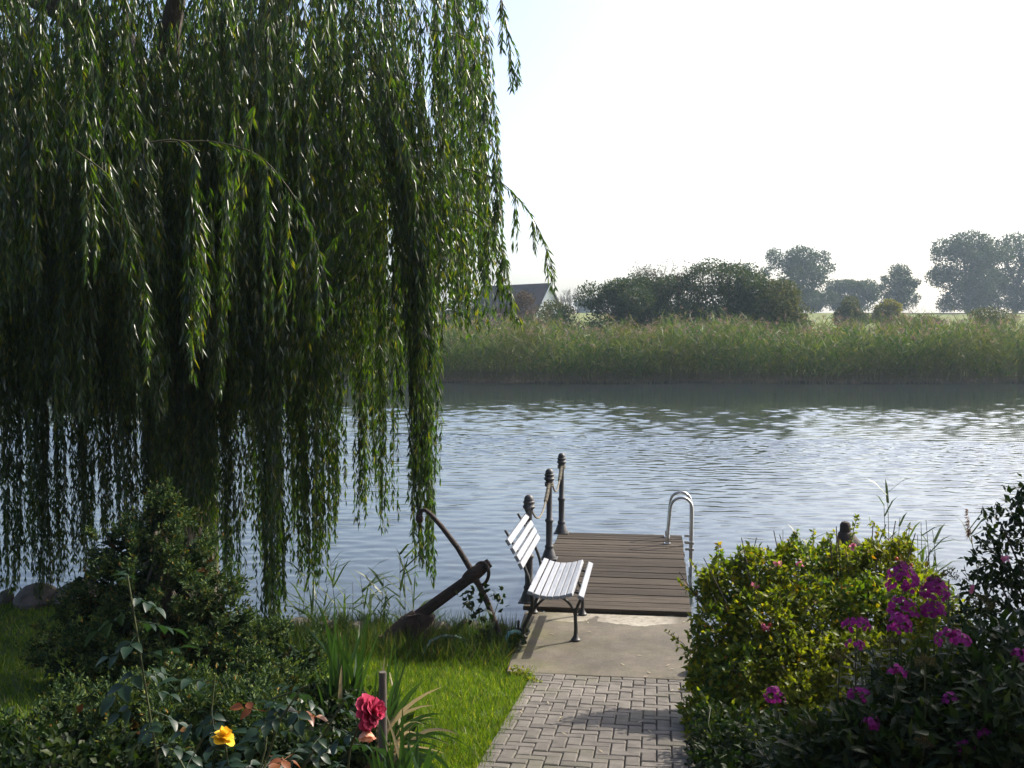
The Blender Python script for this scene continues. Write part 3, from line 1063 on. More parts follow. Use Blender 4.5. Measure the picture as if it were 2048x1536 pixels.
CX, CY, RX, RY = -5.5, 11.0, 4.1, 3.5
cnt = 0
while cnt < 350:
    r_ = math.sqrt(rng.uniform(0.02, 1.0))
    a = rng.uniform(0, 2 * math.pi)
    x, y_ = CX + RX * r_ * math.cos(a), CY + RY * r_ * math.sin(a)
    px, _ = px_of(x, y_, 2.5)
    if px > 1022: continue
    if px < -600 and rng.random() < 0.7: continue
    if px > 960 and rng.random() < 0.25: continue
    # thin the curtain where the sky shows through
    if 640 < px < 850 and rng.random() < 0.35: continue
    zt_ = rng.uniform(3.2, 7.4) if rng.random() < 0.8 else rng.uniform(2.6, 4.0)
    zt_ = min(zt_, 5.6 + 3.0 * math.sqrt(max(0, 1.05 - r_ * r_)))
    if px > 868: yb = rng.uniform(520, 705) - 30 * (px > 985)
    elif px < 700: yb = rng.uniform(540, 890)
    else: yb = rng.uniform(500, 840)
    zb = at(px, yb, y_).z
    if zb > zt_ - 1.0: zt_ = zb + 1.0 + rng.uniform(0, 1.2)
    wide = rng.uniform(0.03, 0.12)
    if 800 < px <= 868: wide = 0.05
    near_ = y_ < 11.3
    dr = rng.normal(0, 0.3, 2)
    if px > 830: dr[0] = abs(dr[0])
    for _ in range(int(rng.uniform(7, 15))):
        q = hang(x + rng.normal(0, wide), y_ + rng.normal(0, wide), zt_ + rng.uniform(-0.5, 0.6), zb + abs(rng.normal(0, 0.28)), 0.12)
        q[:, 0] -= dr[0] * np.linspace(1, 0, len(q)) ** 2
        q[:, 1] -= dr[1] * np.linspace(1, 0, len(q)) ** 2
        put(q, spacing=0.024 if near_ else 0.034, L=(0.085, 0.145) if near_ else (0.10, 0.16), W=(0.014, 0.022) if near_ else (0.02, 0.028), out=0.7)
    cnt += 1

# long withies grouped into ropes, reaching nearly down to the water
ropes = [(8, 1188, 9.4, 7), (40, 1180, 9.7, 7), (92, 1205, 9.5, 10), (120, 1170, 9.9, 8), (160, 1160, 9.6, 9), (215, 1090, 9.9, 8), (262, 1110, 9.8, 8), (330, 1060, 10.2, 8),
         (418, 1160, 9.7, 8), (462, 1192, 9.5, 10), (440, 1120, 10.1, 7), (540, 1278, 9.2, 12), (560, 1220, 9.4, 8), (600, 1160, 9.7, 8), (636, 1175, 9.5, 9), (655, 1100, 9.8, 7), (680, 1040, 9.9, 5),
         (728, 1050, 9.8, 6), (772, 1062, 9.7, 6), (745, 990, 10.2, 6), (835, 1030, 9.6, 7), (850, 1165, 9.5, 12), (860, 1000, 9.7, 6), (500, 1050, 10.2, 8), (380, 1080, 9.8, 8), (65, 1110, 10.2, 7), (300, 990, 10.4, 8), (590, 1060, 10.6, 8), (180, 1120, 10.3, 7), (350, 1040, 9.3, 9), (395, 1060, 9.3, 8), (300, 1060, 9.4, 8), (420, 1020, 9.2, 6), (520, 1130, 9.8, 5), (240, 1050, 9.3, 6)]
for px, yb, Y_, k in ropes:
    for j in range(int(k * 2.5)):
        lo = yb - abs(rng.normal(0, 0.22)) * 230 * (j > 1)
        q = at(px + rng.normal(0, 8.5), lo, Y_ + rng.normal(0, 0.08))
        z0 = rng.uniform(3.2, 5.8)
        put(hang(q.x, q.y, z0, q.z, 0.14, k=11), spacing=0.025, L=(0.085, 0.135), W=(0.013, 0.020), out=0.65)
leafN_obj = leafN.build('crown', M['willow'], wil)
tag(leafN_obj, kind='stuff')
twigN.build('twig_mass', M['twig'], wil)
tag(wil.children[-1], kind='stuff')


# single branches that stand out against the mass: arching bough with withies
def bough(path, Y_, drops, rr=0.007, label=None, spacing=0.016, lw=(0.013, 0.019), LL=(0.09, 0.14)):
    nb, tw = NB(), NB()
    P = np.array([at(x, y_, Y_ if not hasattr(Y_, '__len__') else Y_[i_]) for i_, (x, y_) in enumerate(path)])
    # smooth
    s = np.linspace(0, len(P) - 1, 24)
    P2 = np.stack([np.interp(s, np.arange(len(P)), P[:, k]) for k in range(3)], 1)
    ker = np.array([0.25, 0.5, 0.25])
    for _ in range(3):
        P2[1:-1] = 0.25 * P2[:-2] + 0.5 * P2[1:-1] + 0.25 * P2[2:]
    tw.tube(P2 - OFF, np.linspace(rr, rr * 0.3, len(P2)), 5)
    strand_leaves(nb, None, P2[4:] - OFF, spacing * 0.8, LL, lw, 0.8)
    for (f, ln, sp) in drops:
        i_ = int(f * (len(P2) - 1))
        b0 = P2[i_]
        for _ in range(sp):
            l_ = ln * rng.uniform(0.6, 1.1)
            q = hang(b0[0] + rng.normal(0, 0.06), b0[1] + rng.normal(0, 0.06), b0[2], b0[2] - l_, 0.05, k=7)
            q = q - (q[0] - b0)
            strand_leaves(nb, tw, q - OFF, spacing * 1.2, LL, lw, 0.7)
    br = tw.build('hanging_branch', M['twig'], wil)
    f = nb.build('foliage', M['willow'], br)
    tag(f, kind='stuff')


bough([(860, 330), (940, 338), (1000, 358), (1050, 410), (1085, 470), (1105, 530), (1110, 575)], 10.0, [(0.3, 0.5, 2), (0.45, 0.7, 2), (0.6, 0.45, 2), (0.75, 0.3, 2), (0.9, 0.2, 1)])
bough([(330, 285), (420, 280), (520, 305), (590, 390), (640, 500), (665, 620)], 7.6, [(0.3, 0.9, 2), (0.45, 1.2, 2), (0.6, 1.1, 3), (0.8, 0.7, 2)])
bough([(300, 285), (350, 278), (385, 290), (392, 330), (385, 420), (380, 520)], 6.7, [(0.55, 0.8, 4), (0.7, 1.1, 6), (0.85, 1.1, 5), (0.97, 0.8, 4)])
bough([(150, 300), (220, 350), (260, 450), (290, 560), (300, 640)], 7.2, [(0.5, 0.5, 2), (0.75, 0.6, 2), (0.95, 0.5, 2)])
bough([(200, -60), (110, -40), (60, 60), (55, 250), (50, 420)], 7.4, [(0.4, 1.6, 4), (0.6, 1.4, 4), (0.8, 1.2, 4), (0.95, 0.9, 3)])
bough([(300, -60), (200, -50), (150, 40), (170, 200), (185, 360)], 7.3, [(0.4, 1.3, 3), (0.6, 1.3, 4), (0.8, 1.3, 4), (0.95, 1.0, 3)])
bough([(860, -120), (950, -100), (1000, -20), (1020, 90), (1026, 180)], 9.4, [(0.55, 0.5, 2), (0.7, 0.45, 2), (0.9, 0.25, 2)])
bough([(860, 60), (930, 70), (965, 150), (985, 300), (1000, 440)], 9.6, [(0.4, 0.8, 4), (0.6, 0.8, 4), (0.8, 0.6, 4), (0.95, 0.5, 4)])
bough([(880, 420), (950, 420), (1000, 480), (1020, 570), (1028, 650)], 9.9, [(0.4, 0.5, 3), (0.6, 0.4, 3), (0.8, 0.25, 3), (0.95, 0.12, 2)])

# ------------------------------------------------------------------ foliage mounds
def lobe_points(lobes, n_, shell=0.35):
    """points near the outer shell of a union of ellipsoids: (centre, rx, ry, rz)"""
    C = np.array([l[0] for l in lobes], float)
    Rr = np.array([l[1:4] for l in lobes], float)
    wgt = (Rr[:, 0] * Rr[:, 2] + Rr[:, 0] * Rr[:, 1])
    idx = rng.choice(len(lobes), n_ * 2, p=wgt / wgt.sum())
    d = unit(n_ * 2)
    r_ = 1 - np.abs(rng.normal(0, shell, n_ * 2))
    r_ = np.clip(r_, 0.15, 1.12) * (1 + 0.07 * rng.normal(size=n_ * 2))
    P = C[idx] + d * Rr[idx] * r_[:, None]
    # drop those deep inside another lobe
    keep = np.ones(len(P), bool)
    for j in range(len(lobes)):
        q = np.sum(((P - C[j]) / Rr[j]) ** 2, 1)
        keep &= ~((q < 0.35) & (idx != j))
    P, d = P[keep][:n_], d[keep][:n_]
    return P, d


# juniper
jb = at(330, 1400, 7.15)
ju = empty('juniper', (jb.x, 7.15, hgt(jb.x, 7.15)))
tag(ju, 'dark blue green juniper shrub with tufted pointed top, left foreground', 'shrub')
jo = np.array(ju.location)
jl = []
for px, py, Y_, r_ in ((335, 1010, 7.4, 0.10), (325, 1040, 7.4, 0.13), (310, 1085, 7.3, 0.2), (235, 1090, 7.3, 0.16), (370, 1120, 7.3, 0.2), (290, 1150, 7.2, 0.28), (200, 1180, 7.2, 0.2), (395, 1190, 7.2, 0.24),
                       (180, 1240, 7.15, 0.2), (310, 1250, 7.1, 0.34), (440, 1250, 7.1, 0.2), (250, 1330, 7.0, 0.34), (400, 1320, 7.0, 0.32), (480, 1310, 7.05, 0.2), (150, 1330, 7.0, 0.22), (560, 1310, 7.1, 0.17), (110, 1280, 7.3, 0.13),
                       (600, 1330, 7.1, 0.14), (220, 1420, 6.8, 0.36), (360, 1420, 6.8, 0.38), (490, 1400, 6.8, 0.3), (590, 1420, 6.7, 0.22), (300, 1500, 6.6, 0.4), (450, 1490, 6.5, 0.36), (560, 1490, 6.4, 0.3), (130, 1480, 6.6, 0.22), (200, 1500, 5.9, 0.26), (330, 1510, 5.8, 0.28), (450, 1510, 5.8, 0.28), (560, 1490, 5.9, 0.24), (260, 1460, 6.2, 0.25), (400, 1460, 6.2, 0.25), (520, 1440, 6.3, 0.22), (610, 1440, 6.4, 0.18), (200, 1460, 5.5, 0.28), (320, 1450, 5.5, 0.28), (440, 1460, 5.5, 0.28), (545, 1440, 5.6, 0.24), (380, 1520, 5.0, 0.28), (250, 1530, 5.0, 0.28), (520, 1520, 5.0, 0.26), (110, 1530, 5.2, 0.24)):
    jl.append((np.array(at(px, py, Y_)) - jo, r_, r_, r_ * 0.95))


def sprays(name, lobes, n_, mat, parent, ln=(0.08, 0.16), per=11):
    """feathery juniper branchlets: scale leaves set along a short curved axis that points out and up"""
    per_tuft = 12
    Pt, dt = lobe_points(lobes, n_ // per_tuft, 0.09)
    P = np.repeat(Pt, per_tuft, 0) + rng.normal(0, 0.022, (len(Pt) * per_tuft, 3))
    d = norm(np.repeat(dt + unit(len(dt)) * 0.45, per_tuft, 0) + unit(len(P)) * 0.45)
    # cluster the branchlets into tufts with dark hollows between them
    f = np.sin(P[:, 0] * 31 + 2 * np.sin(P[:, 2] * 23)) + np.sin(P[:, 2] * 37 + 2 * np.sin(P[:, 1] * 29)) + np.sin(P[:, 1] * 27)
    P = P + d * (0.02 * f)[:, None]
    n_ = len(P)
    ax_ = norm(d * 0.9 + np.array([0.05, 0, 0.5]) + unit(n_) * 0.2)
    L = rng.uniform(*ln, n_)
    nb = NB()
    for k in range(per):
        s_ = k / per
        c = P + ax_ * (L * s_)[:, None] + np.array([0, 0, -0.02]) * (s_ ** 2)
        D = ax_ * 0.7 + unit(n_) * (0.85 - 0.3 * s_)
        V, T = kites(c, D, rng.uniform(0.03, 0.05, n_) * (1.2 - 0.6 * s_), rng.uniform(0.010, 0.016, n_), 0.3, 0.45)
        nb.add(V, T)
    o = nb.build(name, mat, parent)
    tag(o, kind='stuff')
    # old needles and dead twigs inside
    Q_, dq = lobe_points([(l[0], l[1] * 0.82, l[2] * 0.82, l[3] * 0.82) for l in lobes], n_ // 2, 0.3)
    V, T = kites(Q_, unit(len(Q_)), rng.uniform(0.06, 0.11, len(Q_)), rng.uniform(0.03, 0.05, len(Q_)))
    nb = NB()
    nb.add(V, T)
    tag(nb.build('inner_foliage', M['old_needle'], parent), kind='stuff')
    return o


sprays('foliage', jl, 15500, M['juniper'], ju)
mb = MB()
mb.tube([(0, 0, -0.1), (0.02, 0, 0.4), (0.0, 0.05, 0.8), (-0.02, 0.1, 1.1)], [0.07, 0.055, 0.035, 0.01], 8)
mb.build('trunk', M['bark'], ju)
for k in range(10):
    a = k * 2.4
    rr = rng.uniform(0.3, 0.45) * (1 - 0.07 * k)
    MB().tube([(0, 0, 0.1 + 0.08 * k), (rr * 0.5 * math.cos(a), rr * 0.4 * math.sin(a), 0.25 + 0.1 * k), (rr * math.cos(a), rr * 0.7 * math.sin(a), 0.3 + 0.07 * k)], [0.03, 0.02, 0.008], 6).build('limb', M['bark'], ju)

jb = at(40, 1560, 5.3)
ju2 = empty('juniper', (jb.x, 5.3, hgt(jb.x, 5.3)))
tag(ju2, 'small bright tipped juniper in the bottom left corner', 'shrub')
j2 = np.array(ju2.location)
jl2 = [(np.array(at(px, py, Y_)) - j2, r_, r_, r_) for px, py, Y_, r_ in ((20, 1510, 5.3, 0.16), (80, 1540, 5.2, 0.16), (-40, 1500, 5.4, 0.2), (150, 1560, 5.2, 0.14), (-20, 1600, 5.2, 0.25), (80, 1620, 5.2, 0.25), (60, 1490, 5.5, 0.15), (110, 1520, 5.3, 0.15), (0, 1470, 5.6, 0.15))]
sprays('foliage', jl2, 900, M['juniper'], ju2)
MB().tube([(0, 0, -0.05), (0.0, 0, 0.1)], [0.03, 0.015], 6).build('trunk', M['bark'], ju2)


def leafy(name, lobes, n_, L, W, mat, parent, up=0.5, shell=0.3, spread=0.9):
    P, d = lobe_points(lobes, n_, shell)
    D = norm(d * 0.6 + unit(len(P)) * spread + np.array([0, 0, up * 0.3]))
    # leaf blades roughly face outwards and up
    face = norm(d + np.array([0, 0, 0.7]) + unit(len(P)) * 0.7)
    side = np.cross(face, D)
    V, T = kites(P, D, rng.uniform(*L, len(P)), rng.uniform(*W, len(P)), 0.18, 0.45, side)
    nb = NB()
    nb.add(V, T)
    o = nb.build(name, mat, parent)
    tag(o, kind='stuff')
    return o


def stems(lobes, parent, base, n_, r_=0.008, mat='bark'):
    C = [l[0] for l in lobes]
    nb = NB()
    for k in range(n_):
        c = C[rng.integers(len(C))] + unit(1)[0] * 0.2
        b0 = np.array(base) + np.array([(c[0] - base[0]) * rng.uniform(0.4, 0.8), (c[1] - base[1]) * rng.uniform(0.4, 0.8), 0])
        m_ = (b0 + c) / 2 + np.array([rng.normal(0, 0.08), rng.normal(0, 0.08), 0.1])
        nb.tube(np.array([b0, m_, c]), [r_, r_ * 0.8, r_ * 0.4], 4)
    nb.build('stem_mass', M[mat], parent)
    tag(parent.children[-1], kind='stuff')


# rose hedge to the right of the path
hed = empty('rose_hedge', (1.2, 7.2, 0))
tag(hed, 'sunlit yellow green wild rose hedge right of the path', 'hedge')
h0 = np.array(hed.location)
hl = []
for px, py, Y_, r_ in ((1455, 1180, 7.35, 0.20), (1520, 1155, 7.4, 0.2), (1600, 1150, 7.5, 0.22), (1690, 1155, 7.6, 0.22), (1770, 1150, 7.6, 0.22), (1830, 1185, 7.6, 0.2),
                       (1655, 1105, 7.6, 0.06), (1740, 1102, 7.6, 0.06), (1570, 1108, 7.5, 0.06), (1490, 1115, 7.4, 0.06), (1415, 1160, 7.25, 0.06), (1805, 1098, 7.6, 0.07),
                       (1440, 1265, 7.1, 0.2), (1530, 1255, 7.1, 0.28), (1640, 1250, 7.2, 0.3), (1740, 1245, 7.2, 0.3), (1850, 1260, 7.2, 0.3),
                       (1420, 1350, 6.9, 0.16), (1490, 1360, 6.8, 0.24), (1590, 1350, 6.85, 0.3), (1710, 1350, 6.8, 0.3), (1830, 1360, 6.8, 0.3),
                       (1415, 1430, 6.65, 0.16), (1430, 1500, 6.35, 0.18), (1500, 1450, 6.6, 0.25), (1600, 1450, 6.55, 0.3), (1720, 1450, 6.5, 0.3), (1850, 1460, 6.4, 0.3),
                       (1520, 1550, 6.2, 0.26), (1620, 1560, 6.2, 0.3), (1740, 1560, 6.1, 0.3)):
    hl.append((np.array(at(px, py, Y_)) - h0, r_, r_, r_))
leafy('foliage', hl, 52000, (0.022, 0.065), (0.015, 0.038), M['rose_hedge'], hed, 0.5, 0.22)
stems(hl, hed, (0, -0.3, 0), 160)
for px, py, Y_ in ((1704, 1094, 7.5), (1555, 1130, 7.25), (1508, 1174, 7.15), (1530, 1258, 6.82), (1598, 1131, 7.28), (1690, 1182, 7.35)):
    c = np.array(at(px, py, Y_)) - h0
    nb = NB()
    k = 12
    D = norm(unit(k) * 0.8 + np.array([0.2, -0.5, 0.6]))
    V, T = kites(np.repeat(c[None], k, 0), D, rng.uniform(0.028, 0.042, k), rng.uniform(0.025, 0.035, k), -0.25, 0.6)
    nb.add(V, T)
    nb.build('rose_flower', M['pink'], hed)
for px, py, Y_ in ((1793, 1118, 7.42), (1822, 1130, 7.4), (1527, 1259, 6.85), (1540, 1250, 6.85)):
    c = np.array(at(px, py, Y_)) - h0
    MB().lathe([(0.003, -0.014), (0.012, -0.008), (0.014, 0.002), (0.009, 0.011), (0.004, 0.014)], 8, c).build('rose_hip', M['hip'], hed)

# loose shoots standing out of the hedge
nbs, nbl = NB(), NB()
Ps, ds = lobe_points(hl, 280, 0.02)
for p, d in zip(Ps, ds):
    if p[2] < 0.35 and rng.random() < 0.6: continue
    dd = d * 0.6 + np.array([0, 0, 0.8]) + rng.normal(0, 0.3, 3)
    dd /= np.linalg.norm(dd)
    L_ = rng.uniform(0.07, 0.28)
    q = np.array([p, p + dd * L_ * 0.5, p + dd * L_ + np.array([rng.normal(0, 0.03), rng.normal(0, 0.03), -0.02])])
    nbs.tube(q, [0.003, 0.0025, 0.0015], 4)
    k = int(L_ / 0.0075)
    f = rng.uniform(0.1, 1, k)[:, None]
    C = q[0] * (1 - f) ** 2 + 2 * q[1] * f * (1 - f) + q[2] * f ** 2
    V, T = kites(C, unit(k) * 0.9 + dd * 0.3, rng.uniform(0.025, 0.05, k), rng.uniform(0.015, 0.028, k), 0.2, 0.45)
    nbl.add(V, T)
tag(nbs.build('shoot_mass', M['stem'], hed), kind='stuff')
tag(nbl.build('shoot_foliage', M['rose_hedge'], hed), kind='stuff')

# low rooted sprigs at the path edge
sp = empty('leafy_sprig', gz(1390, 1440))
tag(sp, 'small leafy shoot growing at the right path edge by the slab', 'plant')
s0 = np.array(sp.location)
spl = [(np.array(at(px, py, Y_)) - s0, r_, r_, r_ * 1.2) for px, py, Y_, r_ in ((1385, 1375, 7.75, 0.06), (1378, 1400, 7.7, 0.06), (1392, 1420, 7.65, 0.07), (1385, 1450, 7.5, 0.05))]
leafy('foliage', spl, 500, (0.03, 0.05), (0.02, 0.03), M['rose_hedge'], sp)

# tall dark shrub on the right, carrying on outside the picture
ts = empty('tall_shrub', (3.3, 7.3, hgt(3.3, 7.3)))
tag(ts, 'tall dark leafy shrub at the right picture edge', 'shrub')
t0 = np.array(ts.location)
tl = []
for px, py, Y_, r_ in ((2015, 1060, 7.2, 0.18), (2060, 1010, 7.3, 0.16), (1985, 1130, 7.1, 0.16), (2050, 1120, 7.1, 0.28), (1960, 1190, 7.0, 0.14), (2030, 1210, 6.9, 0.28), (1990, 1290, 6.8, 0.3), (2110, 1040, 7.2, 0.3), (2130, 1180, 7.0, 0.34)):
    tl.append((np.array(at(px, py, Y_)) - t0, r_, r_, r_))
for x, y_, z, r_ in ((3.3, 7.3, 1.6, 0.7), (3.6, 7.4, 2.3, 0.7), (4.1, 7.5, 1.4, 0.8), (4.4, 7.0, 2.5, 0.8), (3.7, 6.6, 1.3, 0.8), (3.6, 6.4, 2.2, 0.65), (4.2, 6.2, 3.0, 0.7), (4.6, 5.6, 2.2, 0.9), (3.9, 5.7, 1.6, 0.8), (4.9, 6.6, 3.4, 0.8), (3.7, 6.9, 3.1, 0.7), (4.2, 7.3, 3.6, 0.8), (4.6, 7.6, 4.2, 0.8), (4.0, 8.0, 3.2, 0.7), (4.4, 8.2, 2.3, 0.8), (3.8, 6.3, 3.7, 0.7), (4.5, 6.9, 4.6, 0.7), (4.2, 5.6, 3.3, 0.7), (4.6, 8.3, 3.4, 0.6)):
    tl.append((np.array((x, y_, z)) - t0, r_, r_, r_))
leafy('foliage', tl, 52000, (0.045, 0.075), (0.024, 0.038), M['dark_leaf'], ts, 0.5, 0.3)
stems(tl, ts, (0.4, 0, 0), 120, 0.012)
for px, py, Y_ in ((2010, 1120, 6.85), (1945, 1180, 6.75)):
    c = np.array(at(px, py, Y_)) - t0
    nb = NB()
    D = norm(unit(9) * 0.8 + np.array([0, -0.7, 0.4]))
    V, T = kites(np.repeat(c[None], 9, 0), D, 0.035, 0.03, -0.25, 0.6)
    nb.add(V, T)
    nb.build('flower', M['pink'], ts)

# ------------------------------------------------------------------ phlox
def floret_head(nb, c, rx, rz, n_, s=0.014):
    d = unit(n_)
    d[:, 2] = np.abs(d[:, 2]) * 1.0 - 0.25
    P = c + d * np.array([rx, rx, rz]) * rng.uniform(0.75, 1.0, (n_, 1))
    F_ = norm(d + np.array([0, -0.35, 0.15]) + unit(n_) * 0.3)
    for k in range(5):
        a = k * 2 * math.pi / 5
        U = norm(np.cross(F_, np.array([0.3, 0.1, 1.0])))
        W_ = np.cross(F_, U)
        D = U * math.cos(a) + W_ * math.sin(a) + F_ * 0.12
        side = np.cross(F_, D)
        V, T = kites(P, D, s, s * 0.95, 0.05, 0.62, side)
        nb.add(V, T)


phl = [  # head px, head py, Y, width px, height px, kind, label
    (1805, 1180, 4.9, 70, 130, 'm', 'tallest magenta phlox with the biggest two tiered flower head'),
    (1868, 1195, 4.9, 55, 90, 'm', 'magenta phlox just right of the tallest one, narrower flower head'),
    (1898, 1158, 5.2, 50, 60, 's', 'phlox with brown gone over head right behind the magenta pair'),
    (1714, 1252, 4.8, 62, 50, 'p', 'phlox with a loose lilac pink head left of the tallest one'),
    (1710, 1290, 4.7, 40, 30, 'p', 'phlox with one small pink cluster under the lilac head'),
    (1800, 1250, 4.7, 46, 70, 'p', 'phlox with sparse pink florets right below the tallest head'),
    (1905, 1280, 4.6, 70, 60, 'p', 'phlox with a broad dull pink head in the shaded clump'),
    (1550, 1392, 4.9, 44, 50, 'p', 'low phlox with pink head alone in front of the hedge'),
    (1965, 1215, 4.8, 60, 60, 's', 'phlox with brown seed head left of the tall shrub'),
    (2038, 1312, 4.5, 40, 40, 'p', 'phlox with pink florets touching the right picture edge'),
    (1795, 1345, 4.5, 36, 40, 'p', 'phlox with a single purple floret low in the shade'),
    (1850, 1330, 4.5, 46, 50, 's', 'phlox with brown seed head in the middle of the clump'),
    (1968, 1472, 4.2, 44, 34, 'p', 'phlox with pink florets near the bottom right corner'),
    (1930, 1500, 4.2, 36, 50, 'p', 'phlox with hanging magenta florets at the bottom right'),
    (1742, 1446, 4.4, 36, 40, 'p', 'low phlox with small pink head at bottom centre right'),
    (1720, 1390, 4.6, 50, 36, 'p', 'low phlox with drooping pink florets above the bottom edge'),
    (1905, 1400, 4.4, 40, 40, 'p', 'low phlox with magenta florets deep in the shaded clump'),
    (1680, 1320, 4.8, 44, 50, 's', 'phlox with brown seed head nearest the hedge'),
    (1780, 1290, 4.9, 44, 44, 's', 'phlox with brown seed head under the tallest flower'),
    (1990, 1380, 4.4, 44, 44, 's', 'phlox with brown seed head low by the right edge'),
    (1620, 1460, 4.6, 40, 36, 's', 'phlox with brown seed head at bottom left of the clump'),
    (1850, 1490, 4.2, 40, 36, 's', 'phlox with brown seed head at the bottom of the clump'),
]
for px, py, Y_, wp, hp, kd, lb in phl:
    hd = at(px, py, Y_)
    bx, by = hd.x + rng.normal(0, 0.05), hd.y + rng.uniform(-0.05, 0.15)
    t = empty('phlox', (bx, by, hgt(bx, by)))
    tag(t, lb, 'flower', 'phlox plants in the right hand bed')
    o0 = np.array(t.location)
    c = np.array(hd) - o0
    s = Y_ / F
    m_ = c * np.array([0.5, 0.5, 0.55]) + np.array([rng.normal(0, 0.02), 0, 0])
    stp = np.array([[0, 0, -0.02], m_, c])
    nb = NB()
    nb.tube(stp, [0.005, 0.0045, 0.003], 5)
    sec = stp.copy()
    for j in range(3):
        b2 = np.array([rng.normal(0, 0.08), rng.normal(0, 0.08), -0.02])
        c2 = c * np.array([1, 1, rng.uniform(0.7, 0.97)]) + np.array([rng.normal(0, 0.1), rng.normal(0, 0.1), -0.05])
        nb.tube(np.array([b2, (b2 + c2) / 2 + [0.02, 0, 0.02], c2]), [0.005, 0.0045, 0.003], 5)
        sec = np.concatenate([sec, [b2, (b2 + c2) / 2, c2]])
    nb.build('stem', M['stem'], t)
    nb = NB()
    for j in range(0, len(sec), 3):
        k = 30
        f = np.sort(rng.uniform(0.12, 0.97, k))
        P = sec[j] + (sec[j + 2] - sec[j]) * f[:, None]
        a = np.arange(k) * 1.57 + rng.normal(0, 0.3, k)
        D = np.stack([np.cos(a), np.sin(a), rng.uniform(-0.2, 0.5, k)], 1)
        side = np.stack([-np.sin(a), np.cos(a), rng.normal(0, 0.2, k)], 1)
        V, T = kites(P, D, rng.uniform(0.07, 0.12, k) * (1 - 0.4 * f ** 3), rng.uniform(0.018, 0.028, k), 0.2, 0.4, side)
        nb.add(V, T)
    o = nb.build('foliage', M['dark_leaf'], t)
    tag(o, kind='stuff')
    nb = NB()
    if kd == 'm':
        floret_head(nb, c + np.array([0, 0, hp * s * 0.12]), wp * s * 0.5, hp * s * 0.42, 85, 0.013)
        nb.build('flower_head', M['magenta'], t)
        nb = NB()
        floret_head(nb, c - np.array([0.0, 0, hp * s * 0.3]), wp * s * 0.45, hp * s * 0.3, 55, 0.013)
        nb.build('flower_head', M['magenta'], t)
    elif kd == 'p':
        floret_head(nb, c, wp * s * 0.5, hp * s * 0.5, max(int(wp * hp / 75), 16), 0.0125)
        nb.build('flower_head', M['magenta'], t)
    if kd != 'p':
        nb = NB()
        k = 170
        d = unit(k)
        d[:, 2] = np.abs(d[:, 2])
        r0_ = wp * s * (0.48 if kd == 's' else 0.22)
        cc = c + (np.array([0, 0, hp * s * 0.35]) if kd == 'm' else 0)
        P = cc + d * rng.uniform(0.3, 1, (k, 1)) * np.array([r0_, r0_, r0_ * 0.9])
        V, T = kites(P, d + unit(k) * 0.4, 0.013, 0.006)
        nb.add(V, T)
        nb.build('seed_head', M['seed'], t)

# ------------------------------------------------------------------ near reeds
def reed_stalk(base, top, nleaf, parent, plume=False, o0=None, lw=0.024, LL=(0.24, 0.48), f0=0.35):
    base, top = np.array(base) - o0, np.array(top) - o0
    nb, lf = NB(), NB()
    m_ = (base + top) / 2 + rng.normal(0, 0.03, 3)
    s = np.linspace(0, 1, 7)[:, None]
    pts = base * (1 - s) ** 2 + 2 * m_ * s * (1 - s) + top * s ** 2
    nb.tube(pts, np.linspace(0.0045, 0.0022, 7), 4)
    st = nb.build('stalk', M['reed_stem'], parent)
    f = np.sort(rng.uniform(f0, 1.0, nleaf))
    P = np.stack([np.interp(f * 6, np.arange(7), pts[:, k]) for k in range(3)], 1)
    a = rng.uniform(0, 2 * math.pi, nleaf)
    D = np.stack([np.cos(a) * 0.8, np.sin(a) * 0.5, rng.uniform(0.1, 1.1, nleaf)], 1)
    V, Q_, T = bent_blades(P, D, rng.uniform(*LL, nleaf), rng.uniform(lw * 0.7, lw * 1.2, nleaf), 0.22)
    for k in range(nleaf):
        obj('leaf', mesh_np('leaf', V[5 * k:5 * k + 5], [np.array([[0, 1, 2, 3]]), np.array([[3, 2, 4]])]), M['near_reed'], st)
    if plume:
        k = 90
        f = rng.uniform(0, 1, k)
        P = pts[-1] + (pts[-1] - pts[-2]) / np.linalg.norm(pts[-1] - pts[-2]) * (f[:, None] * 0.2 - 0.06)
        D = unit(k) * 0.6 + np.array([-0.5, 0, -0.3])
        V, T = kites(P, D, rng.uniform(0.03, 0.07, k) * (1.1 - f * 0.6), 0.008)
        pb = NB()
        pb.add(V, T)
        pb.build('plume', M['plume'], st)


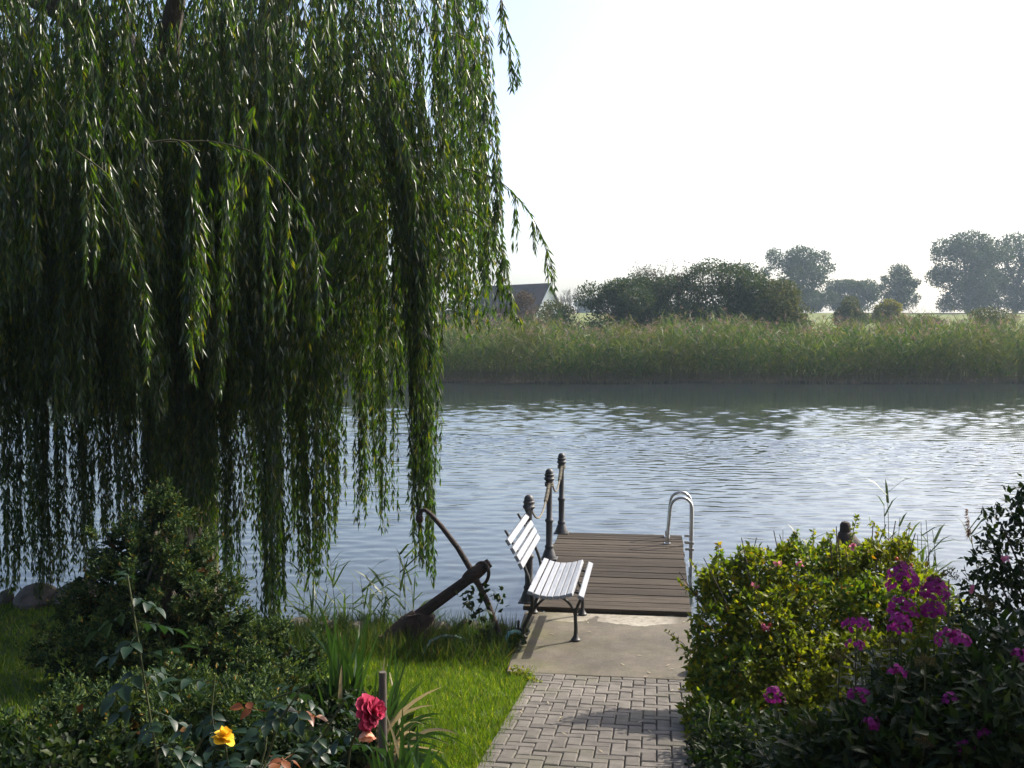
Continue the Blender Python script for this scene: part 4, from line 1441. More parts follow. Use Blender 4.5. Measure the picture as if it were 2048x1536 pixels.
rc_ = empty('reed_clump', gz(680, 1300))
tag(rc_, 'green reeds at the water edge left of the anchor', 'reeds')
o0 = np.array(rc_.location)
for px, py in ((610, 1140), (640, 1160), (660, 1115), (690, 1180), (705, 1165), (720, 1150), (742, 1170), (768, 1150), (800, 1105), (808, 1115), (822, 1160), (780, 1210), (650, 1200), (600, 1190), (850, 1230), (735, 1230), (690, 1230), (625, 1220), (880, 1275), (815, 1235)):
    Yr = rng.uniform(9.25, 9.7)
    tp_ = at(px, py, Yr)
    bs = at(px + rng.normal(0, 14) - 6, 1300, Yr)
    bs.z = -0.25
    reed_stalk(bs, tp_, rng.integers(6, 11), rc_, False, o0)
rc2 = empty('reed_clump', (1.9, 8.75, -0.2))
tag(rc2, 'thin green reeds rising behind the sunlit rose hedge', 'reeds')
o0 = np.array(rc2.location)
for px, py in ((1566, 1060), (1600, 1075), (1628, 1060), (1660, 1075), (1730, 1080), (1775, 985), (1768, 1010), (1800, 1035), (1820, 1050), (1842, 1045), (1852, 1040), (1865, 1060), (1835, 1070), (1815, 1075), (1790, 1065), (1850, 1085), (1870, 1100)):
    Yr = rng.uniform(8.5, 9.0)
    tp_ = at(px, py, Yr)
    bs = at(px + rng.normal(0, 10), 1230, Yr)
    bs.z = -0.2
    reed_stalk(bs, tp_, rng.integers(5, 8) if py > 1000 else 9, rc2, False, o0, 0.02, (0.16, 0.36), 0.55)
rc3 = empty('plumed_reed', (2.4, 8.2, -0.2))
tag(rc3, 'single reed with purple brown plume leaning left of the tall shrub', 'reed')
o0 = np.array(rc3.location)
reed_stalk(at(1975, 1200, 8.2), at(1940, 1055, 8.2), 5, rc3, True, o0, 0.016, (0.25, 0.35))

# dark rounded stump behind the hedge
p0 = at(1690, 1090, 8.6)
t = empty('wooden_stump', (p0.x, 8.6, hgt(p0.x, 8.6) - 0.02))
zt = at(1690, 1042, 8.6).z - t.location.z
mb = MB()
mb.lathe([(0.12, 0.0), (0.115, zt - 0.28), (0.10, zt - 0.18), (0.062, zt - 0.10), (0.044, zt - 0.085), (0.042, zt - 0.03), (0.03, zt - 0.008), (0.005, zt)], 14)
for i_, v_ in enumerate(mb.v):
    k = max(0, (zt - 0.09 - v_[2]))
    mb.v[i_] = (v_[0] + min(k, 0.2) * 0.35, v_[1], v_[2])
mb.build('trunk', M['stump'], t)
tag(t, 'dark rounded wooden stump poking up behind the rose hedge', 'stump')

# ------------------------------------------------------------------ ivy-like climber on the anchor stock
iv = empty('climbing_vine', gz(985, 1318))
tag(iv, 'leafy green vine climbing the lower anchor stock', 'plant')
o0 = np.array(iv.location)
nb = NB()
sv = []
for path_ in (((990, 1310), (962, 1270), (948, 1225), (935, 1190), (938, 1180)), ((985, 1310), (970, 1260), (955, 1220), (975, 1180)), ((1000, 1310), (985, 1270), (988, 1230), (1000, 1195), (985, 1180)), ((960, 1310), (950, 1290), (965, 1270)), ((1010, 1320), (1020, 1290), (1030, 1282), (1050, 1290))):
    P = np.array([at(x, y_, 8.72 + rng.normal(0, 0.04)) for x, y_ in path_]) - o0
    nb.tube(P, 0.0035, 4)
    sv.append(P)
nb.build('stem', M['stem'], iv)
nb = NB()
for P in sv:
    k = 34
    s = rng.uniform(0, len(P) - 1, k)
    C = np.stack([np.interp(s, np.arange(len(P)), P[:, j]) for j in range(3)], 1) + rng.normal(0, 0.035, (k, 3))
    D = unit(k) * 0.7 + np.array([0, -0.3, -0.2])
    # three-lobed leaf: three kites fanned from one base
    base_side = norm(np.cross(D, unit(k)))
    for a in (-0.75, 0, 0.75):
        Dk = norm(D) * math.cos(a) + base_side * math.sin(a)
        V, T = kites(C, Dk, rng.uniform(0.04, 0.062, k) * (1 if a == 0 else 0.8), 0.03, 0.1, 0.5, base_side)
        nb.add(V, T)
o = nb.build('foliage', M['dark_leaf'], iv)
tag(o, kind='stuff')

# ------------------------------------------------------------------ grass
def in_lawn(x, y_):
    left = -0.955 + 0.02 * np.sin(y_ * 9) + 0.0 * y_
    left = np.where(y_ > 8.0, -1.2, left)
    return (x < left + 0.02) & (y_ < near_shore(x) + 0.12)


def grass(name, label, x0, x1, y0, y1, n_, L, W, cond=None, lean=0.55, mat='grass'):
    x, y_ = rng.uniform(x0, x1, n_), rng.uniform(y0, y1, n_)
    k = in_lawn(x, y_) if cond is None else cond(x, y_)
    x, y_ = x[k], y_[k]
    n_ = len(x)
    P = np.stack([x, y_, height(x, y_) - 0.005], 1)
    D = np.stack([rng.normal(0, lean, n_), rng.normal(0, lean, n_), np.ones(n_)], 1)
    V, T = kites(P, D, rng.uniform(*L, n_), rng.uniform(*W, n_) * 1.1, 0.2, 0.3)
    nb = NB()
    nb.add(V, T)
    o = nb.build(name, M[mat])
    tag(o, label, 'grass', kind='stuff')


grass('lawn_grass', 'bright short lawn between the strap leaves and the path', -3.2, -0.9, 5.2, 8.55, 60000, (0.03, 0.085), (0.004, 0.007))
grass('lawn_grass', 'shaded lawn left of the juniper', -8.0, -3.2, 6.0, 9.9, 30000, (0.04, 0.09), (0.005, 0.009))
grass('edge_grass', 'longer rough grass along the shore under the anchor', -3.2, -1.17, 8.3, 9.35, 5200, (0.10, 0.27), (0.004, 0.008), lean=0.55, mat='rough_grass')

grass('path_edge_grass', 'ragged grass creeping over the left path edge', -1.02, -0.84, 5.2, 8.25, 2600, (0.03, 0.09), (0.004, 0.006), cond=lambda x, y_: x < -0.94 + 0.05 * np.sin(y_ * 7) * np.sin(y_ * 2.3) + 0.03 * rng.random(len(x)), lean=0.8)
grass('joint_weeds', 'tiny weeds and moss sprouting in the paver joints', -0.95, 0.35, 5.2, 8.1, 5200, (0.012, 0.035), (0.004, 0.007), cond=lambda x, y_: (np.sin(x * 9 + 3 * np.sin(y_ * 4)) * np.sin(y_ * 11 + x * 5) > 0.86) | ((x > 0.2) & (rng.random(len(x)) < 0.25)), lean=0.9)
# weeds in the paving edge and slab corner
we = empty('path_weed', gz(1040, 1350))
tag(we, 'small yellow green weeds at the left corner of the slab', 'plant')
wl = [(np.array(gz(px, py, 0.03)) - np.array(we.location), 0.05, 0.05, 0.03) for px, py in ((1050, 1345), (1030, 1340), (1062, 1362), (1075, 1368))]
leafy('foliage', wl, 260, (0.02, 0.035), (0.01, 0.018), M['rose_hedge'], we)
# fallen willow leaves on paving and slab
dm = MB()
V, T = kites(np.zeros((1, 3)), np.array([[1.0, 0.1, 0]]), 0.06, 0.012, 0.15, 0.4, np.array([[0, 1.0, 0]]))
fl = mesh_np('fallen_leaf', V, [T])
fl.materials.append(M['dry_leaf'])
for k in range(26):
    o = link(bpy.data.objects.new('fallen_leaf', fl))
    fx, fy = random.uniform(-0.9, 0.3), random.uniform(5.9, 9.7)
    o.location = (fx, fy, 0.127 * max(0, 8.09 - fy) + 0.007)
    o.rotation_euler = (0, 0, random.uniform(0, 6))
    tag(o, 'dry narrow willow leaf fallen on the paving or slab', 'leaf', 'fallen leaves on the paving')

# ------------------------------------------------------------------ strap-leaved iris clumps
def iris(label, px, Y_, leaves, dry=0.12, wid=0.026):
    b0 = at(px, 1536, Y_)
    t = empty('iris', (b0.x, Y_, hgt(b0.x, Y_)))
    tag(t, label, 'plant', 'strap leaved irises in the left bed')
    o0 = np.array(t.location)
    leaves = list(leaves)
    for q in list(leaves) * 2:
        leaves.append((q[0] + rng.normal(0, 16), q[1] + abs(rng.normal(0, 60)) + 12, q[2] + rng.uniform(0, 0.06)))
    for (tx, ty, sag) in leaves:
        tip_ = np.array(at(tx, ty, Y_ + rng.normal(0, 0.12))) - o0
        bs = np.array([rng.normal(0, 0.06), rng.normal(0, 0.06), 0.0])
        k = 9
        s = np.linspace(0, 1, k)[:, None]
        mid = (bs + tip_) / 2 + np.array([(bs[0] - tip_[0]) * 0.25, 0, sag])
        P = bs * (1 - s) ** 2 + 2 * mid * s * (1 - s) + tip_ * s ** 2
        tdir = norm(np.gradient(P, axis=0))
        sd = norm(np.cross(tdir, np.array([[rng.normal(0, 0.6), -1.0, rng.normal(0, 0.3)]])))
        nr = np.cross(tdir, sd)
        wv = wid * rng.uniform(0.7, 1.15) * np.array([0.8, 0.95, 1, 1, 0.95, 0.85, 0.65, 0.4, 0.04])[:, None]
        V = np.concatenate([P - sd * wv / 2 + nr * wv * 0.12, P, P + sd * wv / 2 + nr * wv * 0.12])
        q = np.arange(k - 1)[:, None]
        Q_ = np.concatenate([q + [0, k, k + 1, 1], q + [k, 2 * k, 2 * k + 1, k + 1]])
        obj('leaf', mesh_np('leaf', V, [Q_], True), M['dry_leaf'] if rng.random() < dry else M['iris'], t)


iris('tall upright iris leaves nearest the juniper', 690, 5.6, [(630, 1195, 0.1), (640, 1205, 0.1), (652, 1240, 0.1), (668, 1185, 0.05), (676, 1250, 0.1), (690, 1260, 0.05), (700, 1240, 0), (712, 1250, 0), (735, 1225, 0), (742, 1210, 0), (760, 1260, 0.05), (655, 1290, 0.1), (640, 1310, 0.1), (720, 1300, 0), (705, 1320, 0), (670, 1330, 0.1), (690, 1350, 0), (735, 1330, 0)], 0.06)
iris('spreading iris fan behind the big crimson bloom', 760, 5.2, [(790, 1265, 0), (805, 1320, 0.05), (820, 1300, 0.05), (840, 1370, 0.1), (850, 1360, 0.15), (868, 1410, 0.2), (880, 1440, 0.2), (920, 1470, 0.25), (900, 1490, 0.25), (860, 1480, 0.2), (845, 1430, 0.15), (830, 1400, 0.1), (780, 1340, 0), (770, 1310, 0), (755, 1330, 0), (810, 1380, 0.1), (890, 1500, 0.25), (870, 1520, 0.2), (700, 1420, 0.1), (660, 1450, 0.2), (640, 1470, 0.2)], 0.3)
iris('short iris leaves along the bottom edge by the lawn', 800, 4.4, [(770, 1420, 0), (790, 1440, 0), (805, 1410, 0), (820, 1450, 0.05), (835, 1440, 0.05), (850, 1470, 0.1), (780, 1470, 0), (760, 1450, 0), (815, 1480, 0), (830, 1500, 0.05), (750, 1490, 0), (880, 1500, 0.15), (740, 1480, 0), (725, 1500, 0.05)], 0.05)

# sawn stake in front of the irises
p0 = at(766, 1440, 4.6)
t = empty('wooden_stake', (p0.x, 4.6, hgt(p0.x, 4.6)))
zt = at(766, 1344, 4.6).z - t.location.z
MB().lathe([(0.020, 0.0), (0.0195, zt * 0.5), (0.018, zt - 0.002), (0.0175, zt)], 12).build('shaft', M['stake'], t)
tag(t, 'sawn off grey wooden stake just behind the crimson bloom', 'stake')

# ------------------------------------------------------------------ foreground roses
def leaflet_mesh(nm, n_leaflets, mat):
    nb = NB()
    spots = [(0.11, 0.0, 1.0)]
    if n_leaflets >= 3: spots += [(0.075, 0.9, 0.9), (0.075, -0.9, 0.9)]
    if n_leaflets >= 5: spots += [(0.035, 1.1, 0.75), (0.035, -1.1, 0.75)]
    for x0, ang, sc_ in spots:
        L, W_ = 0.062 * sc_, 0.04 * sc_
        k = 6
        s = np.linspace(0, 1, k)
        wv = np.array([0.06, 0.75, 1.0, 0.85, 0.5, 0.0]) * W_ / 2
        drop = -0.018 * s ** 2 + rng.normal(0, 0.002)
        d = np.array([math.cos(ang), math.sin(ang), 0])
        sdv = np.array([-math.sin(ang), math.cos(ang), 0])
        mid = np.array([x0, 0, 0]) + d * (s * L)[:, None] + np.array([0, 0, 1]) * drop[:, None]
        up = np.array([0, 0, 1.0]) * (wv * 0.35)[:, None]
        V = np.concatenate([mid + sdv * wv[:, None] + up, mid, mid - sdv * wv[:, None] + up])
        q = np.arange(k - 1)[:, None]
        nb.add(V, Q=np.concatenate([q + [0, k, k + 1, 1], q + [k, 2 * k, 2 * k + 1, k + 1]]))
    nb.tube(np.array([[0, 0, 0], [0.06, 0, 0.004], [0.115, 0, 0]]), 0.0013, 4)
    me = nb.mesh(nm, True)
    me.materials.append(mat)
    return me


LM = [leaflet_mesh('rose_leaf', 5, M['rose_leaf']), leaflet_mesh('rose_leaf', 3, M['rose_leaf']), leaflet_mesh('rose_leaf', 5, M['rose_leaf'])]
LMR = [leaflet_mesh('red_rose_leaf', 3, M['red_leaf'])]


def rose_shoot(t, pts, nleaf, sc_=1.0, red=0.0, start=0.1):
    o0 = t.location
    P = np.array([at(*p) for p in pts]) - np.array(o0)
    nb = NB()
    s = np.linspace(0, len(P) - 1, 10)
    C = np.stack([np.interp(s, np.arange(len(P)), P[:, k]) for k in range(3)], 1)
    nb.tube(C, np.linspace(0.005, 0.003, 10), 6)
    nb.build('stem', M['stem'], t, True)
    for j in range(nleaf):
        f = start + (1 - start) * (j + 0.5) / nleaf
        c = [np.interp(f * 9, np.arange(10), C[:, k]) for k in range(3)]
        o = link(bpy.data.objects.new('leaf', random.choice(LMR if random.random() < red else LM)), t)
        o.location = c
        o.rotation_euler = (random.gauss(0, 0.35), random.uniform(-0.2, 0.65), j * 2.4 + random.gauss(0, 0.4))
        k = sc_ * random.uniform(0.75, 1.15)
        o.scale = (k, k, k)


rb = at(330, 1700, 3.6)
rt = empty('rose_bush', (rb.x, 3.6, hgt(rb.x, 3.6)))
tag(rt, 'tall bare stemmed rose shoot in front of the juniper', 'rose bush')
rose_shoot(rt, [(330, 1700, 3.6), (315, 1520, 3.6), (295, 1400, 3.6), (278, 1290, 3.6), (255, 1150, 3.6)], 15, 1.15, 0, 0.3)
rose_shoot(rt, [(330, 1700, 3.6), (360, 1560, 3.55), (420, 1450, 3.5), (430, 1350, 3.5)], 8, 1.0, 0.05, 0.3)
rb = at(480, 1700, 3.1)
rt2 = empty('rose_bush', (rb.x, 3.1, hgt(rb.x, 3.1)))
tag(rt2, 'rose bush with a yellow bloom and reddish leaves at the bottom', 'rose bush')
for pts, nl, red in (([(480, 1700, 3.1), (460, 1560, 3.1), (448, 1470, 3.05)], 8, 0.0), ([(500, 1700, 3.2), (520, 1560, 3.2), (560, 1440, 3.2), (600, 1380, 3.2)], 12, 0.3), ([(500, 1700, 3.2), (590, 1560, 3.2), (640, 1480, 3.2), (690, 1400, 3.2)], 12, 0.1),
                     ([(480, 1700, 3.1), (540, 1580, 3.0), (590, 1500, 3.0)], 8, 0.3), ([(470, 1700, 3.0), (400, 1600, 3.0), (360, 1520, 3.0)], 8, 0.0), ([(500, 1700, 3.0), (520, 1600, 2.95), (530, 1520, 2.95)], 8, 0.0), ([(480, 1720, 3.0), (640, 1600, 3.0), (680, 1530, 3.0)], 8, 0.05), ([(470, 1700, 3.3), (530, 1500, 3.35), (540, 1400, 3.4), (620, 1370, 3.4)], 10, 0.15)):
    rose_shoot(rt2, pts, nl, 0.85, red, 0.25)


def bloom(parent, c, facing, r_, mat, rings, cup=0.5, name='flower', seed_n=None):
    facing = np.array(facing, float)
    facing /= np.linalg.norm(facing)
    u = np.cross(facing, [0.2, 0.1, 1.0])
    u /= np.linalg.norm(u)
    v_ = np.cross(facing, u)
    nb = NB()
    for ring, (rad, k, open_, lift) in enumerate(rings):
        for j in range(k):
            a = 2 * math.pi * j / k + ring * 0.4 + rng.normal(0, 0.1)
            d = u * math.cos(a) + v_ * math.sin(a)
            sd = -u * math.sin(a) + v_ * math.cos(a)
            L = r_ * rad * rng.uniform(0.9, 1.1)
            ww = L * 1.0 * min(1.0, 5 / k + 0.35)
            s = np.linspace(0, 1, 5)
            prof_ = np.array([0.25, 0.75, 1.0, 0.95, 0.55]) * ww / 2
            out = open_
            mid = np.array(c) + facing * (lift * r_) + d * (L * s * math.sin(out) + 0.0)[:, None] + facing * (L * s * math.cos(out) - L * 0.25 * s ** 2 * (1 if out > 0.9 else 0))[:, None]
            ruf = facing * (0.08 * L * np.sin(s * 5 + rng.uniform(0, 6)))[:, None]
            cupv = (facing * 0.3 - d * 0.25) * prof_[:, None]
            V = np.concatenate([mid + sd * prof_[:, None] + cupv + ruf, mid, mid - sd * prof_[:, None] + cupv - ruf])
            q = np.arange(4)[:, None]
            nb.add(V, Q=np.concatenate([q + [0, 5, 6, 1], q + [5, 10, 11, 6]]))
    return nb.build(name, mat, parent, True)


c = np.array(at(447, 1478, 3.0)) - np.array(rt2.location)
bloom(rt2, c, (0.3, 0.1, 1), 0.038, M['yellow'], [(0.6, 5, 0.25, 0.1), (0.85, 5, 0.55, 0.0), (1.0, 6, 0.95, -0.05), (1.0, 5, 1.4, -0.1)])
# crimson bloom
rb = at(700, 1700, 2.85)
ct = empty('rose_bush', (rb.x, 2.85, hgt(rb.x, 2.85)))
tag(ct, 'rose with one big double crimson bloom facing right, pale underneath', 'rose bush')
rose_shoot(ct, [(680, 1720, 2.85), (690, 1600, 2.85), (700, 1500, 2.85), (722, 1438, 2.85)], 5, 0.85, 0, 0.1)
c = np.array(at(738, 1424, 2.85)) - np.array(ct.location)
f_ = (0.96, -0.12, 0.22)
bloom(ct, c, f_, 0.056, M['crimson'], [(0.45, 5, 0.15, 0.25), (0.6, 8, 0.4, 0.15), (0.78, 10, 0.7, 0.08), (0.9, 12, 1.0, 0.02), (1.0, 13, 1.25, -0.05), (1.0, 12, 1.5, -0.1)], name='flower')
c2 = np.array(at(735, 1462, 2.84)) - np.array(ct.location)
bloom(ct, c2, (0.1, -0.5, -0.85), 0.038, M['blush'], [(0.8, 4, 0.5, 0), (1.0, 5, 0.9, -0.1)], name='outer_petals')

# low dark herbs filling the beds
def herb(label, px, py, Y_, lobes, n_, mat, L=(0.04, 0.07), W=(0.02, 0.035)):
    p = at(px, py, Y_)
    t = empty('garden_herb', (p.x, p.y, hgt(p.x, p.y)))
    tag(t, label, 'plant')
    o0 = np.array(t.location)
    ll = [(np.array(at(a, b_, Y2)) - o0, r_, r_, r_) for a, b_, Y2, r_ in lobes]
    leafy('foliage', ll, n_, L, W, mat, t)
    stems(ll, t, (0, 0, 0), 14, 0.004, 'stem')


herb('dark leafy herbs under the roses at bottom left', 300, 1560, 5.2, [(60, 1560, 5.0, 0.25), (130, 1540, 5.2, 0.25), (-20, 1540, 5.0, 0.25), (655, 1420, 5.6, 0.17), (710, 1440, 5.5, 0.17), (770, 1470, 5.4, 0.15), (660, 1480, 5.3, 0.18), (740, 1510, 5.2, 0.18), (100, 1600, 4.7, 0.3), (220, 1600, 4.7, 0.3), (200, 1520, 5.3, 0.2), (620, 1530, 5.0, 0.15), (300, 1540, 5.2, 0.22), (420, 1540, 5.1, 0.22), (540, 1540, 5.0, 0.22)], 12500, M['dark_leaf'])
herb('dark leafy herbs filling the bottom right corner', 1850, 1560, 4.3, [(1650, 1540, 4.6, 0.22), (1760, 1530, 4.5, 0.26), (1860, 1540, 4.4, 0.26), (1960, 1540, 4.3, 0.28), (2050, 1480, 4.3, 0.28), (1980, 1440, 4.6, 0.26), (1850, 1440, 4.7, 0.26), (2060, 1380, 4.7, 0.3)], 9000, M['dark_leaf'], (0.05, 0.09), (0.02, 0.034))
herb('leaves coloured dark as hedge shade overhanging the right path edge', 1480, 1560, 5.5, [(1425, 1450, 6.1, 0.13), (1430, 1490, 5.9, 0.15), (1440, 1540, 5.65, 0.17), (1465, 1590, 5.4, 0.2), (1520, 1500, 5.7, 0.22), (1560, 1560, 5.5, 0.25), (1620, 1520, 5.5, 0.22)], 5200, M['dark_leaf'], (0.03, 0.055), (0.018, 0.03))  # dark leaf colour stands in for shade at the foot of the hedge
herb('low green plants among the stones under the anchor', 920, 1310, 8.9, [(880, 1315, 8.75, 0.12), (930, 1320, 8.7, 0.13), (980, 1318, 8.7, 0.12), (840, 1310, 8.8, 0.1), (1010, 1310, 8.75, 0.08), (800, 1325, 8.6, 0.12), (750, 1320, 8.7, 0.12), (700, 1315, 8.8, 0.12), (900, 1300, 8.9, 0.1), (960, 1300, 8.9, 0.1)], 5200, M['dark_leaf'], (0.03, 0.05), (0.016, 0.026))

# ------------------------------------------------------------------ far bank: reed bed
n_ = 15500
X = rng.uniform(-62, 40, n_)
dpt = rng.uniform(0, 1, n_) ** 1.4 * 13
Yr = far_shore(X) + dpt - 0.6 + 0.7 * np.sin(X * 0.9) * np.sin(X * 0.37 + 1) + rng.normal(0, 0.25, n_)
k = (np.abs(X) < 62)
H = rng.uniform(2.1, 3.1, n_) + 0.5 * (rng.random(n_) < 0.06) + 0.2 * np.sin(X * 0.45) + 0.22 * np.sin(X * 1.3 + 2 * np.sin(X * 0.31)) + 0.18 * np.sin(X * 3.7 + Yr) + 0.35 * (dpt / 13)
base = np.stack([X, Yr, np.maximum(height(X, Yr), -0.5)], 1)
lean = np.stack([rng.normal(0.0, 0.14, n_), rng.normal(-0.04, 0.1, n_), np.ones(n_)], 1)
# front stalks lean out over the water
lean[:, 1] -= 0.25 * np.clip(1 - dpt / 2, 0, 1) * rng.uniform(0, 1, n_)
top_ = base + lean * H[:, None]
nb = NB()
s_ = np.stack([np.ones(n_), np.zeros(n_), np.zeros(n_)], 1) * 0.012
b_ = (np.arange(n_) * 3)[:, None]
V = np.stack([base - s_, base + s_, top_], 1).reshape(-1, 3)
stemsN = NB()
stemsN.add(V, b_ + [0, 1, 2])
per = 9
f = rng.uniform(0.18, 1.0, (n_, per))
P = base[:, None, :] + (top_ - base)[:, None, :] * f[..., None]
P = P.reshape(-1, 3)
a = rng.uniform(0, 2 * math.pi, len(P))
D = np.stack([np.cos(a), np.sin(a), rng.uniform(0.1, 1.9, len(P))], 1)
V, T = kites(P, D, rng.uniform(0.4, 0.85, len(P)), rng.uniform(0.035, 0.06, len(P)), 0.15, 0.35)
rl = NB()
rl.add(V, T)
# plumes
pk = rng.random(n_) < 0.2
P = np.repeat(top_[pk], 6, 0) + rng.normal(0, 0.04, (pk.sum() * 6, 3))
D = unit(len(P)) * 0.7 + np.array([0.25, 0, 0.5])
P[:, 2] += 0.15
V, T = kites(P, D, rng.uniform(0.12, 0.28, len(P)), rng.uniform(0.03, 0.05, len(P)))
pl = NB()
pl.add(V, T)
M['far_reed'] = leaf_mat('far reed leaf', [(0.0, (0.018, 0.05, 0.010)), (0.5, (0.046, 0.10, 0.014)), (0.85, (0.11, 0.145, 0.02)), (1.0, (0.2, 0.165, 0.07))], 0.4, 0.55, 0.3, (1.4, 1.4, 0.6), 0.5, 0.28, (0.085, 0.078, 0.018))
rbt = empty('reed_bed', (0, 64, 0))
tag(rbt, 'tall green reed bed lining the far bank of the lake', 'reeds', kind='stuff')
for nbx, nm_, mt in ((rl, 'reed_leaf_mass', 'far_reed'), (stemsN, 'reed_stalk_mass', 'reed_stem'), (pl, 'plume_mass', 'plume')):
    o = nbx.build(nm_, M[mt], rbt)
    o.location = (0, -64, 0)
    tag(o, kind='stuff')

# ------------------------------------------------------------------ far trees and bushes
def far_tree(name, label, px, pytop, pybot, Y_, wpx, mat, n_=5000, leaf=0.35, trunk=True, group=None, cat='tree', nl=14, shape=1.0, low=0.25, solid=0.35, seed=0, bare=False):
    r0_ = np.random.default_rng(seed + 100)
    b0 = at(px, pybot, Y_)
    gzz = hgt(b0.x, Y_)
    z0 = min(b0.z, gzz) if trunk else gzz
    t = empty(name, (b0.x, Y_, gzz - 0.1))
    tag(t, label, cat, group)
    s = (Vector((b0.x, Y_, 0)).length) / F
    ztop = at(px, pytop, Y_).z - t.location.z
    w_ = wpx / 2 * s
    lobes = []
    fill = 1.0 if cat == 'bush' else 0.84
    if cat != 'bush': nl = int(nl * 2.2)
    for k in range(nl):
        a = r0_.uniform(0, 2 * math.pi)
        f = r0_.uniform(0, 1)
        zc = low + (0.86 - low) * f
        rr = w_ * 0.68 * r0_.uniform(0.3, 1.0) if (cat != 'bush' and zc < 0.35) else w_ * 0.78 * math.sqrt(max(0.02, 1 - (abs(zc - 0.5 + 0.08 * (shape - 1)) / 0.55) ** 2.2)) * r0_.uniform(0.25, 1.0)
        lr = w_ * (r0_.uniform(0.24, 0.42) if cat == 'bush' else r0_.uniform(0.13, 0.27))
        lobes.append((np.array([rr * math.cos(a), rr * math.sin(a) * 0.8, zc * ztop]), lr, lr, min(lr * 0.8, ztop * 0.22)))
    lobes.append((np.array([0, 0, ztop * 0.88]), w_ * 0.34, w_ * 0.34, ztop * 0.12))
    lobes.append((np.array([0, 0, ztop * 0.5]), w_ * 0.66 * fill, w_ * 0.5 * fill, ztop * 0.36))
    lobes.append((np.array([0, 0, ztop * 0.2]), w_ * 0.75 * fill, w_ * 0.5 * fill, ztop * 0.2 * fill))
    mb = MB()
    tr = max(0.12, w_ * 0.06)
    mb.tube([(0, 0, -0.3), (0, 0, ztop * 0.25), (0.1 * w_, 0, ztop * 0.6), (0.05 * w_, 0, ztop * 0.9)], [tr, tr * 0.8, tr * 0.45, tr * 0.12], 8)
    mb.build('trunk', M['bark'], t)
    nb = NB()
    for l in lobes[:10]:
        c = l[0]
        nb.tube(np.array([[0, 0, c[2] * 0.45], [c[0] * 0.5, c[1] * 0.5, c[2] * 0.8], c]), [tr * 0.4, tr * 0.25, tr * 0.08], 5)
    nb.build('limb', M['bark'], t)
    if n_:
        n_ = int(n_ * 2.3)
        leaf = leaf * 0.78
        P, d = lobe_points(lobes, n_, solid)
        k = P[:, 2] > 0.02 * ztop
        P, d = P[k], d[k]
        # clump the leaves so the crown has gaps and dark hollows
        V, T = kites(P, norm(unit(len(P)) + d * 0.5), rng.uniform(leaf * 0.7, leaf * 1.4, len(P)), rng.uniform(leaf * 0.4, leaf * 0.75, len(P)), 0.2)
        nb = NB()
        nb.add(V, T)
        o = nb.build('crown', mat, t)
        tag(o, kind='stuff')
    return t


def bare_tree(label, px, pytop, pybot, Y_, wpx, depth=5, group=None, leafy_=0.0, name='bare_tree'):
    b0 = at(px, pybot, Y_)
    t = empty(name, (b0.x, Y_, hgt(b0.x, Y_) - 0.1))
    tag(t, label, 'tree', group)
    s = Vector((b0.x, Y_, 0)).length / F
    Ht = at(px, pytop, Y_).z - t.location.z
    nb, lf = NB(), []
    w_ = wpx / 2 * s

    def grow(p, d, L, r_, lv):
        q = p + d * L
        nb.tube(np.array([p, (p + q) / 2 + rng.normal(0, 0.05 * L, 3), q]), [r_, r_ * 0.8, r_ * 0.6], 4)
        if lv == 0:
            lf.append(q)
            return
        for _ in range(3 if lv > 1 else 4):
            nd = d + unit(1)[0] * 0.55 + np.array([0, 0, 0.15])
            nd /= np.linalg.norm(nd)
            grow(q, nd, L * rng.uniform(0.6, 0.8), r_ * 0.55, lv - 1)
    for k in range(4):
        a = k * 1.6 + rng.uniform(-0.3, 0.3)
        d = np.array([math.cos(a) * 0.5 * w_ / Ht * 2, math.sin(a) * 0.3, 1.0])
        grow(np.array([0, 0, 0.0]), d / np.linalg.norm(d), Ht * 0.34, 0.10, depth - 1)
    o = nb.build('trunk', M['bark'], t)
    if leafy_:
        L_ = np.array(lf)
        P = np.repeat(L_, 2, 0) + rng.normal(0, 0.15, (len(L_) * 2, 3))
        V, T = kites(P, unit(len(P)), 0.16, 0.09)
        nb2 = NB()
        nb2.add(V, T)
        tag(nb2.build('crown', M['brown_bush'], t), kind='stuff')
    return t


GB = 'bushes behind the reed bed'
GT = 'hazy trees on the far ridge'
far_tree('willow_bush', 'dark rounded bush at the left end of the thicket', 1240, 556, 655, 84, 215, M['bush'], 9000, 0.26, cat='bush', group=GB, nl=16, low=0.05, seed=1)
far_tree('willow_bush', 'dark bush second from the left in the thicket', 1345, 552, 655, 86, 240, M['bush'], 9000, 0.26, cat='bush', group=GB, nl=16, low=0.05, seed=2)
far_tree('willow_bush', 'tallest dark bush in the middle of the thicket', 1445, 530, 655, 85, 290, M['bush'], 12000, 0.26, cat='bush', group=GB, nl=20, low=0.05, seed=3)
far_tree('willow_bush', 'dark olive bush at the right end of the thicket', 1555, 568, 655, 83, 200, M['bush2'], 9000, 0.26, cat='bush', group=GB, nl=16, low=0.10, seed=4)
far_tree('willow_bush', 'low olive bush in front of the white gable', 1118, 608, 655, 84, 190, M['bush2'], 5000, 0.24, cat='bush', group=GB, nl=12, low=0.15, seed=5)
far_tree('willow_bush', 'brown twiggy bush in front of the house roof', 1048, 582, 655, 95, 135, M['brown_bush'], 5000, 0.22, cat='bush', group=GB, nl=12, low=0.15, seed=6)
